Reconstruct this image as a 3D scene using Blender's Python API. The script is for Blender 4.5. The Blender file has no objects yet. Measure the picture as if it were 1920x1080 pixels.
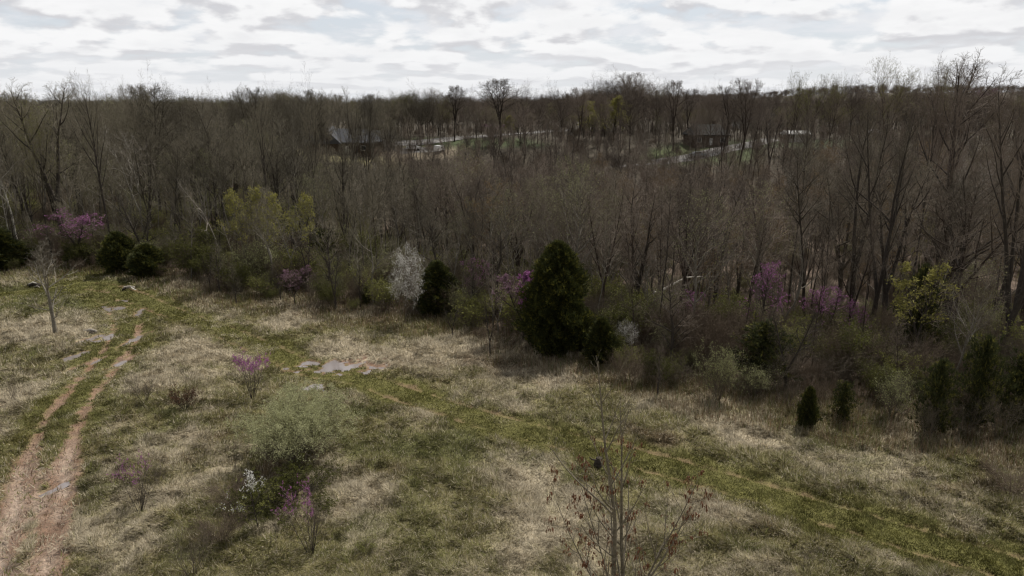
import bpy, math, random
import numpy as np
from mathutils import Vector, Matrix

# ------------------------------------------------------------------ camera, sky, sun, exposure
scene = bpy.context.scene
COL = scene.collection
CAM_H, PITCH, FPX = 16.0, math.radians(15.1), 1297.0          # focal length in pixels of a 1920 wide frame
cam_d = bpy.data.cameras.new("camera")
cam_d.sensor_width = 36.0
cam_d.lens = FPX / 1920.0 * 36.0
cam_d.clip_start = 0.5
cam_d.clip_end = 9000.0
cam = bpy.data.objects.new("camera", cam_d)
COL.objects.link(cam)
cam.location = (0, 0, CAM_H)
cam.rotation_euler = (math.pi / 2 - PITCH, 0, 0)
scene.camera = cam

SUN_EL, SUN_AZ = math.radians(57), math.atan2(0.62, 0.78)      # azimuth clockwise from +Y: sun stands behind the wood, to the right
sun_dir = Vector((math.cos(SUN_EL) * math.sin(SUN_AZ), math.cos(SUN_EL) * math.cos(SUN_AZ), math.sin(SUN_EL)))
sl = bpy.data.lights.new("sun", 'SUN')
sl.energy = 3.7
sl.angle = math.radians(1.0)
sl.color = (1.0, 0.95, 0.87)
sun = bpy.data.objects.new("sun", sl)
COL.objects.link(sun)
sun.rotation_euler = sun_dir.to_track_quat('Z', 'Y').to_euler()

scene.view_settings.view_transform = 'Standard'
scene.view_settings.look = 'None'
scene.view_settings.exposure = 0.06
scene.view_settings.gamma = 1.0
scene.render.engine = 'CYCLES'
scene.cycles.max_bounces = 5
scene.cycles.diffuse_bounces = 2
scene.cycles.glossy_bounces = 2
scene.cycles.transparent_max_bounces = 4
scene.cycles.use_denoising = True
scene.cycles.use_adaptive_sampling = True
scene.cycles.adaptive_threshold = 0.02
scene.cycles.filter_width = 1.3


class NT:
    """small node-tree helper"""
    def __init__(s, tree):
        s.t = tree
        s.n = tree.nodes
        s.l = tree.links

    def new(s, typ, **kw):
        n = s.n.new(typ)
        for k, v in kw.items():
            setattr(n, k, v)
        return n

    def put(s, sock, v):
        if hasattr(v, 'is_output') or isinstance(v, bpy.types.NodeSocket):
            s.l.new(v, sock)
        elif v is not None:
            if isinstance(v, (tuple, list)) and len(v) == 3 and sock.type == 'RGBA':
                v = (*v, 1)
            sock.default_value = v

    def math(s, op, a, b=None, c=None, clamp=False):
        n = s.new('ShaderNodeMath', operation=op, use_clamp=clamp)
        s.put(n.inputs[0], a)
        if b is not None: s.put(n.inputs[1], b)
        if c is not None: s.put(n.inputs[2], c)
        return n.outputs[0]

    def mix(s, f, a, b, mode='MIX'):
        n = s.new('ShaderNodeMix', data_type='RGBA', blend_type=mode)
        s.put(n.inputs[0], f)
        s.put(n.inputs[6], a)
        s.put(n.inputs[7], b)
        return n.outputs[2]

    def ramp(s, v, lo, hi, a=0.0, b=1.0):
        n = s.new('ShaderNodeMapRange', interpolation_type='SMOOTHSTEP')
        s.put(n.inputs[0], v)
        n.inputs[1].default_value = lo
        n.inputs[2].default_value = hi
        n.inputs[3].default_value = a
        n.inputs[4].default_value = b
        return n.outputs[0]

    def noise(s, vec, scale, detail=4, rough=0.55, dist=0.0):
        n = s.new('ShaderNodeTexNoise')
        if vec is not None: s.l.new(vec, n.inputs['Vector'])
        n.inputs['Scale'].default_value = scale
        n.inputs['Detail'].default_value = detail
        n.inputs['Roughness'].default_value = rough
        n.inputs['Distortion'].default_value = dist
        return n.outputs['Fac']


def build_world():
    w = bpy.data.worlds.new("World")
    scene.world = w
    w.use_nodes = True
    g = NT(w.node_tree)
    for n in list(g.n): g.n.remove(n)
    out = g.new('ShaderNodeOutputWorld')
    bg = g.new('ShaderNodeBackground')
    g.l.new(bg.outputs[0], out.inputs[0])
    sky = g.new('ShaderNodeTexSky', sky_type='NISHITA', sun_disc=False, sun_elevation=SUN_EL, sun_rotation=SUN_AZ,
                altitude=200, air_density=1.0, dust_density=2.0)
    tc = g.new('ShaderNodeTexCoord')
    sep = g.new('ShaderNodeSeparateXYZ')
    g.l.new(tc.outputs['Generated'], sep.inputs[0])
    x, y, z = sep.outputs
    # cloud rows: azimuth across, logarithm of the height up, so that rows crowd towards the horizon
    az = g.math('ARCTAN2', x, y)
    lg = g.math('LOGARITHM', g.math('ADD', g.math('MAXIMUM', z, 0.0), 0.055), math.e)

    def layer(sx, sy, ox, oy, detail, rough, lift=0.0, billow=0.24):
        v = g.new('ShaderNodeCombineXYZ')
        g.l.new(g.math('ADD', g.math('MULTIPLY', az, sx), ox), v.inputs[0])
        g.l.new(g.math('ADD', g.math('MULTIPLY', lg, sy), oy + lift), v.inputs[1])
        n = g.noise(v.outputs[0], 1.0, detail, rough, 0.12)
        vo = g.new('ShaderNodeTexVoronoi', feature='SMOOTH_F1')
        vo.inputs['Scale'].default_value = 2.1
        vo.inputs['Smoothness'].default_value = 0.5
        vo.inputs['Detail'].default_value = 1.0
        g.l.new(v.outputs[0], vo.inputs['Vector'])
        return g.math('ADD', n, g.math('MULTIPLY', g.math('SUBTRACT', 0.45, vo.outputs['Distance']), billow))
    d0 = layer(8.0, 3.3, 4.1, 9.7, 10, 0.58)
    d1 = layer(8.0, 3.3, 4.1, 9.7, 4, 0.50, 0.34)
    cover = g.ramp(d0, 0.27, 0.42)
    # undersides go grey where the cloud is thicker just above the sight line
    under = g.ramp(g.math('SUBTRACT', d1, d0), -0.03, 0.13)
    thick = g.ramp(d0, 0.50, 0.70)
    shade = g.math('ADD', g.math('MULTIPLY', under, 0.85), g.math('MULTIPLY', thick, 0.25), clamp=True)
    wisp = layer(7.0, 5.5, 11.0, 2.0, 8, 0.62, 0.0, 0.0)
    cloud = g.mix(shade, (9.1, 9.1, 9.15), (5.7, 5.7, 6.0))
    cloud = g.mix(g.ramp(wisp, 0.40, 0.66, 0.0, 0.35), cloud, (7.7, 7.75, 7.9))
    blue = g.mix(0.80, sky.outputs[0], (7.0, 7.4, 7.95))
    blue = g.mix(g.ramp(wisp, 0.44, 0.64, 0.0, 0.8), blue, (7.9, 8.0, 8.3))
    col = g.mix(cover, blue, cloud)
    # pale, even band just over the skyline
    col = g.mix(g.ramp(z, 0.0, 0.09, 0.65, 0.0), col, (7.9, 8.0, 8.2))
    # clouds are brightest on the side of the sun, darker overhead and behind the camera
    dim = g.math('MULTIPLY', g.ramp(y, -0.5, 0.8, 0.52, 1.0), g.ramp(z, 0.28, 0.8, 1.0, 0.62))
    col = g.mix(1.0, col, dim, 'MULTIPLY')
    g.l.new(col, bg.inputs[0])
    bg.inputs[1].default_value = 0.10


build_world()

# ------------------------------------------------------------------ number helpers
def hash2(ix, iy, seed):
    h = (ix.astype(np.int64) * 374761393 + iy.astype(np.int64) * 668265263 + seed * 974711) & 0xFFFFFFFF
    h = ((h ^ (h >> 13)) * 1274126177) & 0xFFFFFFFF
    h = h ^ (h >> 16)
    return (h & 0xFFFFFF) / float(0xFFFFFF)


def vnoise(x, y, seed=0):
    ix, iy = np.floor(x), np.floor(y)
    fx, fy = x - ix, y - iy
    fx, fy = fx * fx * (3 - 2 * fx), fy * fy * (3 - 2 * fy)
    a, b = hash2(ix, iy, seed), hash2(ix + 1, iy, seed)
    c, d = hash2(ix, iy + 1, seed), hash2(ix + 1, iy + 1, seed)
    return (a * (1 - fx) + b * fx) * (1 - fy) + (c * (1 - fx) + d * fx) * fy


def fbm(x, y, scale, seed=0, octaves=4, gain=0.5):
    x, y = np.asarray(x, float) * scale, np.asarray(y, float) * scale
    s = np.zeros_like(x); a = 1.0; tot = 0
    for o in range(octaves):
        s += a * vnoise(x + 17.3 * o, y - 9.1 * o, seed + o)
        tot += a; a *= gain; x, y = x * 2.03, y * 2.03
    return s / tot


def sstep(v, a, b):
    t = np.clip((v - a) / (b - a), 0, 1)
    return t * t * (3 - 2 * t)


def ray(px, py):
    a, b = (px - 960) / FPX, (540 - py) / FPX
    return np.array([a, math.cos(PITCH) + b * math.sin(PITCH), -math.sin(PITCH) + b * math.cos(PITCH)])


def flat(px, py, z=0.0):
    r = ray(px, py)
    t = (z - CAM_H) / r[2]
    return r[0] * t, r[1] * t


def line(pts):
    """pixel polyline -> smooth ground polyline (n,2)"""
    P = np.array([flat(*p) for p in pts])
    out = []
    for i in range(len(P) - 1):
        p0, p1, p2, p3 = P[max(i - 1, 0)], P[i], P[i + 1], P[min(i + 2, len(P) - 1)]
        for t in np.linspace(0, 1, 6, endpoint=False):
            out.append(0.5 * (2 * p1 + (p2 - p0) * t + (2 * p0 - 5 * p1 + 4 * p2 - p3) * t * t + (3 * p1 - p0 - 3 * p2 + p3) * t ** 3))
    out.append(P[-1])
    return np.array(out)


def dist_line(x, y, L):
    """signed distance to the polyline and distance along it"""
    best = np.full(x.shape, 1e9); sg = np.zeros(x.shape); along = np.zeros(x.shape); acc = 0.0
    for i in range(len(L) - 1):
        a, b = L[i], L[i + 1]
        d = b - a; ln = math.hypot(*d)
        t = np.clip(((x - a[0]) * d[0] + (y - a[1]) * d[1]) / (ln * ln), 0, 1)
        qx, qy = x - a[0] - t * d[0], y - a[1] - t * d[1]
        dd = np.hypot(qx, qy)
        m = dd < best
        best = np.where(m, dd, best)
        sg = np.where(m, np.sign(d[0] * qy - d[1] * qx), sg)
        along = np.where(m, acc + t * ln, along)
        acc += ln
    return best * sg, along, best


# ------------------------------------------------------------------ the layout of the meadow, read from the ground
EDGE = np.array([flat(*p) for p in [(0, 512), (120, 505), (215, 505), (300, 522), (400, 552), (520, 566), (640, 582), (760, 598), (860, 606),
                                    (930, 652), (1040, 668), (1120, 684), (1190, 700), (1260, 735), (1345, 745), (1440, 752), (1500, 772), (1640, 782),
                                    (1760, 810), (1920, 812)]])
EDGE = EDGE[np.argsort(EDGE[:, 0])]


def inwood(x, y):
    """metres past the edge of the wood (negative in the meadow)"""
    return y - np.interp(x, EDGE[:, 0], EDGE[:, 1])


MUD = line([(20, 1140), (45, 1040), (75, 930), (90, 860), (135, 760), (190, 690), (222, 650), (238, 610), (225, 578), (200, 555), (160, 540)])
GREEN = line([(-60, 560), (60, 548), (160, 535), (230, 545), (300, 576), (400, 612), (500, 652), (580, 688), (680, 708), (800, 752), (960, 800), (1120, 838), (1300, 886),
              (1500, 944), (1700, 1003), (1920, 1068), (2060, 1120)])
SPUR = line([(150, 545), (150, 528), (168, 512), (200, 500)])
TRACE = line([(600, 800), (700, 850), (760, 930), (800, 1040), (820, 1130)])
PUDDLES = [  # pixel centre, half sizes in metres (along x, along y), turn
    (642, 681, 2.4, 1.05, 0.05), (585, 724, 1.1, 0.6, 0.0),
    (200, 575, 0.9, 0.35, -0.5), (221, 577, 0.55, 0.5, 0), (262, 583, 0.25, 1.2, 0.3), (240, 640, 0.3, 1.6, -0.15),
    (163, 637, 0.32, 1.2, -0.3), (145, 665, 0.3, 1.2, -0.35), (196, 632, 0.4, 0.7, -0.3), (180, 672, 0.25, 1.5, -0.35),
    (96, 915, 0.20, 0.9, -0.35),
    (228, 560, 0.7, 0.3, 0), (232, 675, 0.3, 1.0, -0.3)]
PUD = [(*flat(p[0], p[1]), p[2], p[3], p[4]) for p in PUDDLES]


def puddle_mask(x, y):
    m = np.zeros(x.shape)
    wob = (fbm(x, y, 1.9, 91, 4) - 0.5) * 3.0
    for cx, cy, a, b, t in PUD:
        c, s = math.cos(t), math.sin(t)
        u, v = (x - cx) * c + (y - cy) * s, -(x - cx) * s + (y - cy) * c
        r = np.hypot(u / a, v / b)
        m = np.maximum(m, sstep(r + wob, 1.35, 0.6))
    return m


def low(x, y):
    """broad shape of the land"""
    u = x / np.maximum(y, 20.0)
    dep = sstep(u, -0.36, -0.10)
    s = inwood(x, y)
    v = -8.5 * sstep(s, 2, 50) * dep - 1.0 * sstep(s, 5, 60) * (1 - dep)
    v = v * (1 - sstep(y, 140, 235)) + 4.2 * sstep(y, 150, 250)
    v = v + 2.0 * np.sin(x * 0.011 + 1.0) * sstep(y, 200, 400)
    far = sstep(y, 600, 1500)
    v = v - 4.0 * sstep(y, 290, 560) + far * (-6 + 40 * sstep(x / np.maximum(y, 1), -0.15, 0.62))
    return v


def height(x, y, detail=True):
    x, y = np.asarray(x, float), np.asarray(y, float)
    z = low(x, y)
    near = 1 - sstep(y, 90, 160)
    und = (fbm(x, y, 0.09, 5, 3) - 0.5) * 0.35 * near
    z = z + und + (fbm(x, y, 0.03, 8, 3) - 0.5) * 2.4 * sstep(inwood(x, y), 6, 40)
    if detail:
        z = z + (fbm(x, y, 1.3, 12, 3) - 0.5) * 0.10 * near
        sd, _, ad = dist_line(x, y, MUD)
        rut = np.exp(-((np.abs(ad) - 0.85) / 0.22) ** 2)
        z = z - 0.10 * rut - 0.05 * np.exp(-(ad / 1.8) ** 2)
        sd, _, ad = dist_line(x, y, GREEN)
        rut = np.exp(-((np.abs(ad) - 0.85) / 0.20) ** 2)
        z = z - 0.08 * rut - 0.05 * np.exp(-(ad / 1.8) ** 2)
        z = z - 0.14 * puddle_mask(x, y)
    return z


def ground_at(px, py):
    """the point of the land seen at a pixel"""
    r = ray(px, py)
    t, dt = 8.0, 0.5
    while t < 3000:
        p = np.array([0, 0, CAM_H]) + r * t
        if p[2] < float(height(np.array([p[0]]), np.array([p[1]]), False)[0]):
            break
        t += dt * (1 + t * 0.01)
    return float(p[0]), float(p[1])


def hz(x, y):
    return float(height(np.array([x]), np.array([y]), False)[0])


# painted-by-nature cover: pale straw, fresh green, brown brush. (pixel x, y, half width px, half height px, straw, green, brown)
BLOBS = [(110, 552, 170, 26, 0, 1, 0), (300, 560, 60, 20, 0, .9, 0), (150, 600, 40, 20, 0, .6, 0), (360, 650, 110, 40, 1, 0, 0), (330, 700, 90, 40, .8, 0, 0), (300, 850, 110, 60, .9, 0, 0), (90, 620, 110, 45, .9, 0, 0), (50, 720, 70, 40, .6, 0, 0),
         (870, 660, 260, 42, .9, 0, 0), (1180, 710, 140, 25, .9, 0, 0), (1340, 770, 130, 30, 1, 0, 0), (990, 950, 110, 70, 1, 0, .1), (520, 1010, 90, 35, .9, 0, 0),
         (640, 950, 60, 60, .6, 0, 0), (1420, 1000, 160, 60, .7, 0, 0), (1250, 1000, 150, 80, .6, 0, 0), (1420, 810, 120, 30, .6, 0, 0), (1750, 830, 160, 24, .5, 0, .2),
         (110, 590, 60, 20, .4, .3, 0), (330, 545, 60, 18, .5, .2, 0), (420, 590, 80, 14, .6, 0, 0), (560, 590, 100, 18, .8, 0, .1),
         (800, 850, 170, 70, 0, .7, .2), (680, 770, 110, 40, 0, .7, 0), (430, 960, 90, 60, .2, .4, .2), (200, 900, 70, 130, .2, .7, 0), (1600, 880, 200, 50, .2, .6, .1),
         (60, 790, 90, 60, .2, .6, 0), (270, 720, 60, 60, .2, .4, 0), (300, 1020, 100, 60, .4, .4, 0), (740, 1020, 90, 60, .1, .5, .3), (180, 520, 90, 14, .2, .7, 0),
         (430, 900, 70, 70, 0, .1, .8), (400, 980, 90, 60, 0, .1, .6), (560, 880, 110, 30, 0, .5, .2), (1330, 730, 120, 20, .1, .1, .7), (640, 575, 130, 14, .1, .1, .8),
         (900, 690, 90, 20, .1, 0, .6), (1850, 910, 70, 40, 0, .1, .7), (1170, 840, 90, 30, 0, .2, .5), (1450, 960, 150, 25, 0, .3, .5), (700, 590, 90, 14, 0, .1, .8),
         (1830, 820, 120, 14, 0, .1, .8)]
_B = []
for bx_, by_, rx_, ry_, s_, g_, b_ in BLOBS:
    cx, cy = flat(bx_, by_)
    ax = abs(flat(bx_ + rx_, by_)[0] - cx)
    ay = abs(flat(bx_, by_ - ry_)[1] - flat(bx_, by_ + ry_)[1]) / 2
    _B.append((cx, cy, ax, ay, s_, g_, b_))


def cover(x, y):
    straw, green, brown = (np.zeros(x.shape) for _ in range(3))
    wx = (fbm(x, y, 0.25, 31, 3) - 0.5) * 6
    wy = (fbm(x, y, 0.25, 37, 3) - 0.5) * 6
    for cx, cy, ax, ay, s, g, b in _B:
        k = np.exp(-(((x + wx - cx) / ax) ** 2 + ((y + wy - cy) / ay) ** 2))
        straw = np.maximum(straw, k * s); green = np.maximum(green, k * g); brown = np.maximum(brown, k * b)
    n1, n2, n3 = fbm(x, y, 0.35, 41, 5, 0.62), fbm(x, y, 0.5, 47, 5, 0.62), fbm(x, y, 0.4, 53, 4, 0.6)
    wood = sstep(inwood(x, y) + (n3 - .5) * 7, -0.5, 3.0)
    straw = sstep(straw * 0.55 + n1, 0.50, 0.92)
    green = sstep(green * 0.5 + n2, 0.54, 0.86)
    brown = sstep(brown * 0.6 + n3, 0.62, 0.98)
    _, al, ad = dist_line(x, y, GREEN)
    ad2 = ad + (fbm(x, y, 0.7, 61, 3) - 0.5) * 1.3
    gt = sstep(ad2 + (n1 - .5) * 1.5, 2.25, 0.9) * (0.86 + 0.14 * sstep(n3, 0.3, 0.6))
    _, _, sp = dist_line(x, y, SPUR)
    gt = np.maximum(gt, sstep(sp + (n2 - .5) * 1.5, 2.6, 1.2) * 0.9)
    _, _, tr = dist_line(x, y, TRACE)
    green = np.maximum(green, sstep(tr + (n2 - .5) * 2, 1.3, 0.4) * 0.5)
    mudn = fbm(x, y, 1.6, 67, 5, 0.7)
    mudn2 = fbm(x, y, 0.22, 69, 3)
    rutg = np.exp(-((ad - 0.9) / 0.30) ** 2)
    mud_g = sstep(rutg * 0.50 + mudn * 0.9 + mudn2 * 0.55, 1.07, 1.44) * 0.8 * sstep(ad, 2.0, 1.2)
    _, alm, am = dist_line(x, y, MUD)
    rutm = np.exp(-((am - 0.85) / 0.50) ** 2)
    nearm = sstep(alm, 14.5, 9.0)                      # the lower stretch is bare from side to side
    fade = sstep(alm, 44, 24) * 0.45 + 0.55
    mud_m = sstep(rutm * 0.62 * fade + mudn * 1.1 + nearm * 0.55, 0.92, 1.16) * sstep(am + (mudn - .5) * 1.6, 1.6 + 0.1 * nearm, 1.05 + 0.1 * nearm)
    gt = np.maximum(gt, sstep(am + (n2 - .5) * 1.6, 2.7, 1.6) * 0.8 * sstep(alm, 8, 18))
    mud = np.maximum(mud_m, mud_g)
    pud = puddle_mask(x, y)
    mud = np.maximum(mud, sstep(pud, 0.3, 0.6))
    return dict(straw=straw, green=green, brown=brown, wood=wood, track=gt, mud=mud, pud=pud, mudnear=nearm * (am < 3), tm=am, tg=ad)


C_STRAW = np.array([0.50, 0.43, 0.31]); C_DULL = np.array([0.240, 0.212, 0.102]); C_GREEN = np.array([0.155, 0.152, 0.062])
C_TRACK = np.array([0.148, 0.140, 0.042]); C_BROWN = np.array([0.17, 0.12, 0.075]); C_MUD = np.array([0.225, 0.135, 0.085])
C_WET = np.array([0.42, 0.32, 0.245]); C_LITTER = np.array([0.20, 0.150, 0.115])
LAWNS = [((1335, 281), 16, 16, (0.08, 0.095, 0.042)), ((640, 296), 17, 9, (0.40, 0.36, 0.19)), ((700, 288), 7, 6, (0.42, 0.24, 0.12)), ((880, 268), 26, 9, (0.075, 0.095, 0.04)),
         ((1270, 292), 12, 10, (0.085, 0.10, 0.04)), ((1490, 268), 22, 9, (0.075, 0.09, 0.045)), ((1760, 250), 40, 16, (0.13, 0.11, 0.07)), ((775, 290), 14, 8, (0.3, 0.25, 0.18))]
_LAWN = [(*ground_at(*p), a, b, c) for p, a, b, c in LAWNS]


def ground_colour(x, y, c):
    def mx(a, b, f): return a + (b - a) * f[..., None]
    v = np.broadcast_to(C_DULL, (*x.shape, 3)).copy()
    v = mx(v, C_GREEN, c['green']); v = mx(v, C_STRAW, c['straw'] * (1 - 0.5 * c['green'])); v = mx(v, C_BROWN, c['brown'] * 0.8)
    v = mx(v, C_TRACK, c['track']); v = mx(v, C_LITTER, c['wood'])
    ws = np.maximum(np.exp(-((c['tm'] - 0.80) / 0.36) ** 2), 0.8 * np.exp(-((c['tm'] - 0.15) / 0.2) ** 2)) * sstep(fbm(x, y, 0.6, 77, 4), 0.28, 0.50)
    mudc = mx(np.broadcast_to(C_MUD, v.shape) * (0.7 + 0.6 * fbm(x, y, 2.0, 78, 3))[..., None], C_WET, np.clip(ws * (0.25 + 0.75 * c['mudnear']), 0, 1))
    mudc = mx(mudc, np.array([0.215, 0.145, 0.085]), sstep(c['tm'], 2.0, 3.5) * (c['pud'] < .05))
    v = mx(v, mudc, c['mud'])
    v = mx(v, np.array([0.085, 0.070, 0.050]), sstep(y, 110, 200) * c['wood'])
    for cx, cy, a, b, col in _LAWN:
        r = np.hypot((x - cx) / a, (y - cy) / b) + (fbm(x, y, 0.08, 83, 3) - .5) * 0.6
        v = mx(v, np.array(col), sstep(r, 1.15, 0.85))
    return v


# ------------------------------------------------------------------ meshes and objects
def mk_mesh(name, V, F, mats=(), smooth=False, col=None, colname="tint", matidx=None):
    """F: int array (n,k)  or list of such arrays"""
    if not isinstance(F, (list, tuple)): F = [F]
    F = [np.asarray(f, np.int32) for f in F if len(f)]
    me = bpy.data.meshes.new(name)
    V = np.asarray(V, np.float32)
    me.vertices.add(len(V)); me.vertices.foreach_set('co', V.ravel())
    nl = sum(f.size for f in F); nf = sum(len(f) for f in F)
    me.loops.add(nl); me.polygons.add(nf)
    me.loops.foreach_set('vertex_index', np.concatenate([f.ravel() for f in F]))
    tot = np.concatenate([np.full(len(f), f.shape[1], np.int32) for f in F])
    me.polygons.foreach_set('loop_start', np.concatenate([[0], np.cumsum(tot)[:-1]]).astype(np.int32))
    if matidx is not None: me.polygons.foreach_set('material_index', np.asarray(matidx, np.int32))
    me.polygons.foreach_set('use_smooth', np.full(nf, smooth))
    if col is not None:
        dom = 'POINT' if len(col) == len(V) else 'FACE'
        a = me.attributes.new(colname, 'FLOAT_COLOR', dom)
        a.data.foreach_set('color', np.concatenate([col, np.ones((len(col), 1))], 1).astype(np.float32).ravel())
    for m in mats: me.materials.append(m)
    me.update(calc_edges=True)
    return me


def link(name, data, parent=None, loc=(0, 0, 0), rot=(0, 0, 0), scale=(1, 1, 1)):
    o = bpy.data.objects.new(name, data)
    COL.objects.link(o)
    o.location, o.rotation_euler, o.scale = loc, rot, scale
    if parent: o.parent = parent
    return o


def tag(o, label=None, cat=None, group=None, kind=None):
    if label: o['label'] = label
    if cat: o['category'] = cat
    if group: o['group'] = group
    if kind: o['kind'] = kind
    return o


def material(name, col, rough=0.85, attr=None, vary=0.0, spec=0.2, tint=None, transl=0.0, nscale=6.0, ndark=0.35, obj_noise=None):
    """plain principled material; `attr` reads a colour attribute; ndark: how far fine noise darkens; obj_noise: second colour by place"""
    m = bpy.data.materials.new(name)
    m.use_nodes = True
    g = NT(m.node_tree)
    b = g.n['Principled BSDF']
    tc = g.new('ShaderNodeTexCoord')
    if attr:
        a = g.new('ShaderNodeAttribute'); a.attribute_name = attr
        c = a.outputs['Color']
    else:
        rgb = g.new('ShaderNodeRGB'); rgb.outputs[0].default_value = (*col, 1); c = rgb.outputs[0]
    if obj_noise:
        oi = g.new('ShaderNodeObjectInfo')
        f = g.noise(oi.outputs['Location'], 0.045, 3, 0.6)
        sx = g.new('ShaderNodeSeparateXYZ'); g.l.new(oi.outputs['Location'], sx.inputs[0])
        side = g.ramp(g.math('ADD', sx.outputs[0], g.math('MULTIPLY', sx.outputs[1], 0.12)), -18, 14, 0.22, -0.16)
        near = g.ramp(sx.outputs[1], 50, 110, 0.10, -0.06)
        f = g.math('ADD', g.math('ADD', f, side), near)
        c = g.mix(g.ramp(f, 0.40, 0.60), c, obj_noise)
        wn = g.new('ShaderNodeTexWhiteNoise', noise_dimensions='3D')
        g.l.new(oi.outputs['Location'], wn.inputs[0])
        k = g.ramp(wn.outputs[0], 0, 1, 0.62, 1.35)
        c = g.mix(1.0, c, k, 'MULTIPLY')
    if ndark:
        f = g.noise(tc.outputs['Object'], nscale, 5, 0.65)
        k = g.ramp(f, 0.3, 0.7, 1 - ndark, 1 + ndark * 0.6)
        c = g.mix(1.0, c, k, 'MULTIPLY')
    g.l.new(c, b.inputs['Base Color'])
    b.inputs['Roughness'].default_value = rough
    b.inputs['Specular IOR Level'].default_value = spec
    if transl:
        out = g.n['Material Output']
        t = g.new('ShaderNodeBsdfTranslucent'); g.l.new(c, t.inputs[0])
        mx = g.new('ShaderNodeMixShader'); mx.inputs[0].default_value = transl
        g.l.new(b.outputs[0], mx.inputs[1]); g.l.new(t.outputs[0], mx.inputs[2]); g.l.new(mx.outputs[0], out.inputs[0])
    return m


M = dict(
    bark=material("bark", (0.070, 0.053, 0.042), 0.9, nscale=3, ndark=0.4, obj_noise=(0.068, 0.058, 0.043)),
    twig=material("twig", (0.180, 0.147, 0.119), 0.9, ndark=0, obj_noise=(0.172, 0.153, 0.114)),
    pale=material("pale_bark", (0.33, 0.31, 0.27), 0.8, nscale=2.5, ndark=0.5),
    dead=material("bleached_wood", (0.36, 0.325, 0.28), 0.8, nscale=4, ndark=0.3),
    bone=material("white_wood", (0.74, 0.70, 0.62), 0.8, nscale=4, ndark=0.2),
    greyb=material("grey_bark", (0.22, 0.20, 0.165), 0.85, nscale=4, ndark=0.35),
    dark=material("dark_bark", (0.06, 0.05, 0.042), 0.9, nscale=4, ndark=0.3),
    shrub=material("shrub_stem", (0.15, 0.125, 0.095), 0.9, ndark=0.2),
    rust=material("brown_twig", (0.15, 0.115, 0.084), 0.9, ndark=0.2),
    cedar=material("cedar_foliage", (0.026, 0.034, 0.012), 0.8, attr="tint", ndark=0, transl=0.25),
    yleaf=material("yellow_green_leaf", (0.285, 0.268, 0.075), 0.7, nscale=1.5, ndark=0.3, transl=0.4),
    gleaf=material("young_green_leaf", (0.235, 0.24, 0.070), 0.7, nscale=1.5, ndark=0.3, transl=0.4),
    sleaf=material("sage_leaf", (0.33, 0.34, 0.165), 0.7, nscale=1.5, ndark=0.25, transl=0.35),
    oleaf=material("orange_bud", (0.22, 0.145, 0.06), 0.7, nscale=1.5, ndark=0.3, transl=0.3),
    bleaf=material("dead_leaf", (0.17, 0.075, 0.040), 0.7, nscale=3, ndark=0.4, transl=0.2),
    purple=material("redbud_blossom", (0.40, 0.155, 0.355), 0.7, nscale=2, ndark=0.25, transl=0.35),
    faint=material("faded_blossom", (0.26, 0.15, 0.21), 0.7, nscale=2, ndark=0.25, transl=0.3),
    white=material("white_blossom", (0.78, 0.77, 0.73), 0.7, nscale=2, ndark=0.1, transl=0.3),
    wleaf=material("willow_leaf", (0.44, 0.445, 0.25), 0.7, nscale=1.5, ndark=0.2, transl=0.4),
    rleaf=material("rusty_leaf", (0.12, 0.06, 0.035), 0.8, nscale=1.5, ndark=0.3, transl=0.1),
    olive=material("olive_leaf", (0.115, 0.12, 0.032), 0.8, nscale=1.5, ndark=0.4, transl=0.3),
    blade=material("grass_blade", (0.2, 0.2, 0.1), 0.75, attr="tint", ndark=0, transl=0.25),
)


# ------------------------------------------------------------------ growing things
def norm(v): return v / np.maximum(np.linalg.norm(v, axis=-1, keepdims=True), 1e-9)


def frame(t):
    ref = np.where(np.abs(t[..., 2:3]) < 0.9, np.array([0, 0, 1.0]), np.array([1.0, 0, 0]))
    u = norm(np.cross(t, ref)); return u, np.cross(t, u)


def march(base, d, L, npts, rng, trop, wan, r0, taper=0.3):
    """chains: base (m,3), direction (m,3), length (m) -> P (m,n,3), R (m,n)"""
    m = len(base); P = np.zeros((m, npts, 3)); P[:, 0] = base; st = (L / (npts - 1))[:, None]
    for i in range(1, npts):
        P[:, i] = P[:, i - 1] + d * st
        d = norm(d + np.array([0, 0, trop]) + rng.normal(0, wan, (m, 3)))
    R = r0[:, None] * np.linspace(1, taper, npts)[None]
    return P, R


def spawn(P, R, L, k, t0, t1, a0, a1, lf, npts, rng, trop=0.08, wan=0.08, rf=0.011, rmin=0.004, shape=None, taper=0.3):
    m, n, _ = P.shape
    t = t0 + (t1 - t0) * (np.arange(k)[None] + rng.random((m, k))) / k
    ii = np.minimum((t * (n - 1)).astype(int), n - 2); f = (t * (n - 1) - ii)[..., None]
    r_ = np.arange(m)[:, None]
    A, B = P[r_, ii], P[r_, ii + 1]
    base = A * (1 - f) + B * f
    tan = norm(B - A); u, v = frame(tan)
    phi = (np.arange(k)[None] * 2.4 + rng.random((m, 1)) * 6.28 + rng.normal(0, 0.4, (m, k)))[..., None]
    ang = np.radians(a0 + (a1 - a0) * rng.random((m, k)) )[..., None]
    d = norm(np.cos(ang) * tan + np.sin(ang) * (np.cos(phi) * u + np.sin(phi) * v))
    sh = shape(t) if shape else (1.15 - 0.6 * t)
    ln = L[:, None] * lf * sh * (0.65 + 0.7 * rng.random((m, k)))
    rad = (R[r_, ii] * (1 - f[..., 0]) + R[r_, ii + 1] * f[..., 0])
    r0 = np.maximum(np.minimum(rad * 0.75, ln * rf + rmin), rmin)
    P2, R2 = march(base.reshape(-1, 3), d.reshape(-1, 3), ln.ravel(), npts, rng, trop, wan, r0.ravel(), taper)
    return P2, R2, ln.ravel()


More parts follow.
